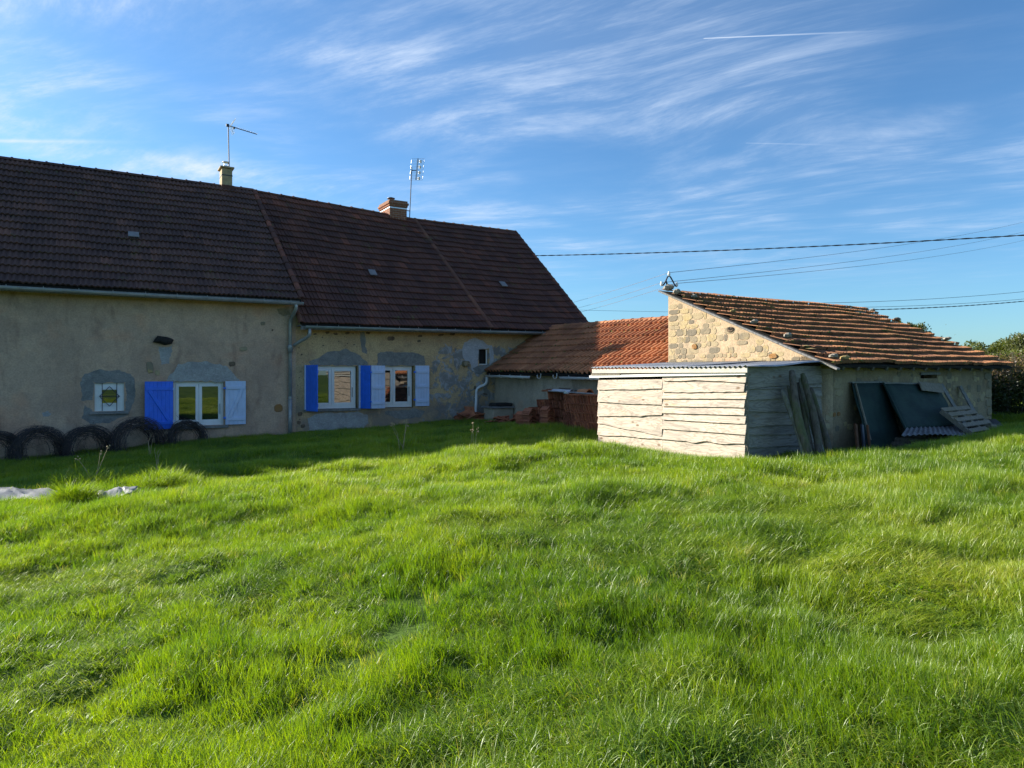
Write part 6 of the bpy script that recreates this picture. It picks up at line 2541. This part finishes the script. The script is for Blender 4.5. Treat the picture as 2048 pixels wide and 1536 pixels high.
def clump_mesh(k, blades, radius, length, width, lean, seg=3, spread=0.35):
    rg = np.random.default_rng(500 + k)
    v, f, t = [], [], []
    for b in range(blades):
        r = radius * math.sqrt(rg.random())
        a = rg.random() * 2 * PI
        x, y = r * math.cos(a), r * math.sin(a)
        L = length * rg.uniform(0.55, 1.15)
        w = width * rg.uniform(0.7, 1.3)
        az = rg.normal(0, 0.9)
        ln = max(0.02, lean * rg.uniform(0.4, 1.5) + rg.normal(0, 0.08))
        dx, dy = math.cos(az), math.sin(az)
        if rg.random() < spread:
            az2 = rg.random() * 2 * PI
            dx, dy = math.cos(az2), math.sin(az2)
        face = az + rg.normal(PI / 2, 0.7)
        wx, wy = math.cos(face) * w / 2, math.sin(face) * w / 2
        n = len(v)
        tv = rg.random()
        px, pz, ang = 0.0, 0.0, rg.uniform(0.0, 0.25)
        for s_ in range(seg + 1):
            q = s_ / seg
            k_ = (1 - q) ** 0.7
            if s_ == seg:
                v.append((x + dx * px, y + dy * px, pz))
                t.append(tv)
            else:
                v.append((x + dx * px - wx * (0.6 + 0.4 * k_), y + dy * px - wy * (0.6 + 0.4 * k_), pz))
                v.append((x + dx * px + wx * (0.6 + 0.4 * k_), y + dy * px + wy * (0.6 + 0.4 * k_), pz))
                t += [tv, tv]
            ang += ln / seg * (1 + q)
            px += math.sin(ang) * L / seg
            pz += math.cos(ang) * L / seg
        for s_ in range(seg - 1):
            i = n + 2 * s_
            f.append((i, i + 1, i + 3, i + 2))
        i = n + 2 * (seg - 1)
        f.append((i, i + 1, i + 2))
    me = bpy.data.meshes.new('grass_clump')
    me.from_pydata(v, [], f)
    me.materials.append(MAT['grass'])
    at = me.attributes.new('tint', 'FLOAT', 'POINT')
    at.data.foreach_set('value', np.array(t, np.float32))
    me.polygons.foreach_set('use_smooth', [True] * len(me.polygons))
    return me


def build_grass():
    coll = bpy.data.collections.new('grass_clumps')
    spec = []
    for k in range(6):       # near: fine, upright to bent
        spec.append(clump_mesh(k, 30, 0.055, 0.112, 0.0030, (0.3, 0.45, 0.6, 0.8, 1.1, 0.5)[k], 3, 0.75))
    for k in range(4):       # combed over, lying blades that catch the light
        spec.append(clump_mesh(10 + k, 28, 0.06, 0.15, 0.0031, 1.4 + 0.2 * k, 4, 0.3))
    for k in range(4):       # farther off: wider tufts
        spec.append(clump_mesh(20 + k, 44, 0.11, 0.13, 0.0048, 0.35 + 0.2 * k, 2, 0.75))
    for k in range(2):       # rank tussocks
        spec.append(clump_mesh(30 + k, 90, 0.12, 0.36, 0.0045, 1.0 + 0.3 * k, 4, 0.75))
    for k in range(2):       # plantain and clover rosettes
        spec.append(clump_mesh(40 + k, 12, 0.035, 0.085, 0.017 - 0.005 * k, 1.5, 3, 1.0))
    for i, me in enumerate(spec):
        ob = bpy.data.objects.new('grass_clump_%02d' % i, me)
        coll.objects.link(ob)
    rg = np.random.default_rng(77)
    P, SC, RO, VI, TI = [], [], [], [], []

    def blocked(x, y):
        b = (y > HY - 0.02) & (x > -14) & (x < 15)
        lx = (x - BO.x) * BU.x + (y - BO.y) * BU.y
        ly = (x - BO.x) * BW.x + (y - BO.y) * BW.y
        b |= (lx > -0.02) & (lx < BL) & (ly > 0.03) & (ly < BD)
        b |= (lx > SX + 0.03) & (lx < 0) & (ly > 0.03) & (ly < SD - 0.03)
        b |= (x > 11.2) & (x < 15.6) & (y > 12.1) & (y < 20)
        b |= (x > 10.45) & (x < 10.8) & (y > 12.8) & (y < 16.9)
        return b

    def scatter(t0, t1, dens, vis, lying, scl):
        # band of lawn between depths t0 and t1, three metres wider than the frame on each side
        a, b = 0.37, 3.0
        A = 2 * (a * (t1 * abs(t1) - t0 * abs(t0)) + b * (t1 - t0))
        n = int(A * dens)
        t = rg.uniform(t0, t1, n * 3)
        hw = 2 * a * np.maximum(t, 0) + b
        t = t[rg.random(n * 3) * hw.max() < hw][:n]
        n = len(t)
        lat = rg.uniform(-1, 1, n) * (2 * a * np.maximum(t, 0) + b)
        x = VX * t + RX * lat
        y = VY * t + RY * lat
        # thin and bare spots
        bare = vnoise(x / 0.9 + 3, y / 0.9, 201) * 0.6 + vnoise(x / 0.33, y / 0.33 + 8, 202) * 0.4
        keep = (~blocked(x, y)) & ((bare > -0.56) | (rg.random(n) < 0.3))
        for (tx, ty, tr) in TARPS:
            keep &= ((x - tx) ** 2 + (y - ty) ** 2 > tr * tr)
        x, y, t = x[keep], y[keep], t[keep]
        n = len(x)
        z = gh(x, y)
        lay = vnoise(x / 1.6 + 11, y / 1.1 + 4, 203) * 0.7 + vnoise(x / 0.6, y / 0.5, 204) * 0.4
        hgt = 1.0 + 0.42 * vnoise(x / 0.8 + 2, y / 0.8, 205) + 0.34 * vnoise(x / 0.3, y / 0.3, 206)
        hgt *= 1 - 0.25 * sstep(y, 14, 17)
        fld = 0.55 + 1.5 * vnoise(x / 2.3 + 5, y / 2.3, 207) + 0.7 * vnoise(x / 0.7, y / 0.7 + 3, 208)
        yaw = fld + rg.normal(0, 0.75, n)
        vi = rg.integers(vis[0], vis[1], n)
        if lying:
            ly = lay + rg.normal(0, 0.10, n) > 0.34
            vi = np.where(ly, rg.integers(6, 10, n), vi)
        s_ = scl * rg.uniform(0.75, 1.2, n) * np.clip(hgt, 0.45, 1.6)
        hue = 0.50 + 0.20 * vnoise(x / 2.6, y / 2.6 + 7, 209) + 0.24 * vnoise(x / 0.6 + 1, y / 0.6, 210) + rg.normal(0, 0.12, n)
        P.append(np.stack([x, y, z - 0.012], 1))
        SC.append(np.stack([scl * np.ones(n), scl * np.ones(n), s_], 1) * 1.0)
        RO.append(np.stack([rg.normal(0, 0.10, n), rg.normal(0, 0.10, n), yaw], 1))
        VI.append(vi)
        wd = (vnoise(x / 0.8 + 30, y / 0.8, 220) > 0.35) & (rg.random(n) < 0.16)
        VI[-1] = np.where(wd, rg.integers(16, 18, n), VI[-1])
        dry = rg.random(n) < 0.018 + 0.10 * (vnoise(x / 0.5 + 60, y / 0.5, 221) > 0.72)
        hue = np.where(dry, 1.0, hue)
        hue = np.where(wd, hue * 0.55, hue)
        TI.append(np.clip(hue, 0, 1.2))

    tc = [on_ground(30, 1000), on_ground(90, 1000), on_ground(215, 998), on_ground(245, 992), on_ground(-30, 1002)]
    TARPS = [(tc[0].x, tc[0].y, 0.36), (tc[1].x, tc[1].y, 0.30), (tc[2].x, tc[2].y, 0.27), (tc[3].x, tc[3].y, 0.24), (tc[4].x, tc[4].y, 0.36)]
    scatter(-2.5, 4.5, 540, (0, 6), True, 1.0)
    scatter(4.5, 8.0, 380, (0, 6), True, 1.08)
    scatter(8.0, 13.0, 180, (10, 14), False, 1.0)
    scatter(13.0, 20.0, 110, (10, 14), False, 1.12)
    scatter(20.0, 30.0, 42, (10, 14), False, 1.35)
    # tussocks seen in the photograph
    for (px, py, n, rad, sc) in ((156, 1010, 70, 0.20, 1.15), (330, 974, 90, 0.40, 1.15), (180, 978, 45, 0.45, 1.2), (1265, 880, 30, 0.45, 0.7), (1190, 886, 24, 0.40, 0.7), (1340, 895, 30, 0.45, 0.75), (1500, 905, 24, 0.35, 0.6), (1590, 908, 14, 0.3, 0.5), (1720, 905, 18, 0.5, 0.7), (1820, 900, 14, 0.5, 0.6), (420, 965, 22, 0.5, 0.5), (560, 950, 22, 0.6, 0.5), (10, 1030, 12, 0.2, 0.5)):
        c = on_ground(px, py)
        for _ in range(n):
            r, a = rad * math.sqrt(rg.random()), rg.random() * 2 * PI
            x, y = c.x + r * math.cos(a), c.y + r * math.sin(a)
            if blocked(np.array([x]), np.array([y]))[0]:
                continue
            P.append(np.array([[x, y, g1(x, y) - 0.02]]))
            s_ = sc * rg.uniform(0.75, 1.15) * (1 - 0.4 * r / rad)
            SC.append(np.array([[s_, s_, s_]]))
            RO.append(np.array([[0, 0, rg.random() * 6.28]]))
            VI.append(np.array([14 + rg.integers(0, 2)]))
            TI.append(np.array([min(1, 0.62 + rg.normal(0, 0.1))]))
    P = np.concatenate(P)
    n = len(P)
    me = bpy.data.meshes.new('grass')
    me.from_pydata(P.tolist(), [], [])
    for nm, kind, arr in (('gscale', 'FLOAT_VECTOR', np.concatenate(SC)), ('grot', 'FLOAT_VECTOR', np.concatenate(RO)), ('gvar', 'INT', np.concatenate(VI)), ('gt', 'FLOAT', np.concatenate(TI))):
        at = me.attributes.new(nm, kind, 'POINT')
        if kind == 'FLOAT_VECTOR':
            at.data.foreach_set('vector', arr.astype(np.float32).ravel())
        elif kind == 'INT':
            at.data.foreach_set('value', arr.astype(np.int32))
        else:
            at.data.foreach_set('value', arr.astype(np.float32))
    me.materials.append(MAT['grass'])
    o = bpy.data.objects.new('grass', me)
    COL.objects.link(o)
    tag(o, 'long tufted green grass of the lawn, combed over in places', 'grass', kind='stuff')
    ng = bpy.data.node_groups.new('grass_scatter', 'GeometryNodeTree')
    ng.interface.new_socket('Geometry', in_out='INPUT', socket_type='NodeSocketGeometry')
    ng.interface.new_socket('Geometry', in_out='OUTPUT', socket_type='NodeSocketGeometry')
    N = ng.nodes
    gi, go = N.new('NodeGroupInput'), N.new('NodeGroupOutput')
    ci = N.new('GeometryNodeCollectionInfo')
    ci.inputs['Collection'].default_value = coll
    ci.inputs['Separate Children'].default_value = True
    ci.inputs['Reset Children'].default_value = True
    ip = N.new('GeometryNodeInstanceOnPoints')
    ip.inputs['Pick Instance'].default_value = True

    def named(nm, dt):
        q = N.new('GeometryNodeInputNamedAttribute')
        q.data_type = dt
        q.inputs['Name'].default_value = nm
        return q.outputs['Attribute']
    L = ng.links.new
    L(gi.outputs[0], ip.inputs['Points'])
    L(ci.outputs[0], ip.inputs['Instance'])
    L(named('gvar', 'INT'), ip.inputs['Instance Index'])
    e2r = N.new('FunctionNodeEulerToRotation')
    L(named('grot', 'FLOAT_VECTOR'), e2r.inputs[0])
    L(e2r.outputs[0], ip.inputs['Rotation'])
    L(named('gscale', 'FLOAT_VECTOR'), ip.inputs['Scale'])
    L(ip.outputs[0], go.inputs[0])
    md = o.modifiers.new('scatter', 'NODES')
    md.node_group = ng
    print('grass clumps', n)


build_grass()
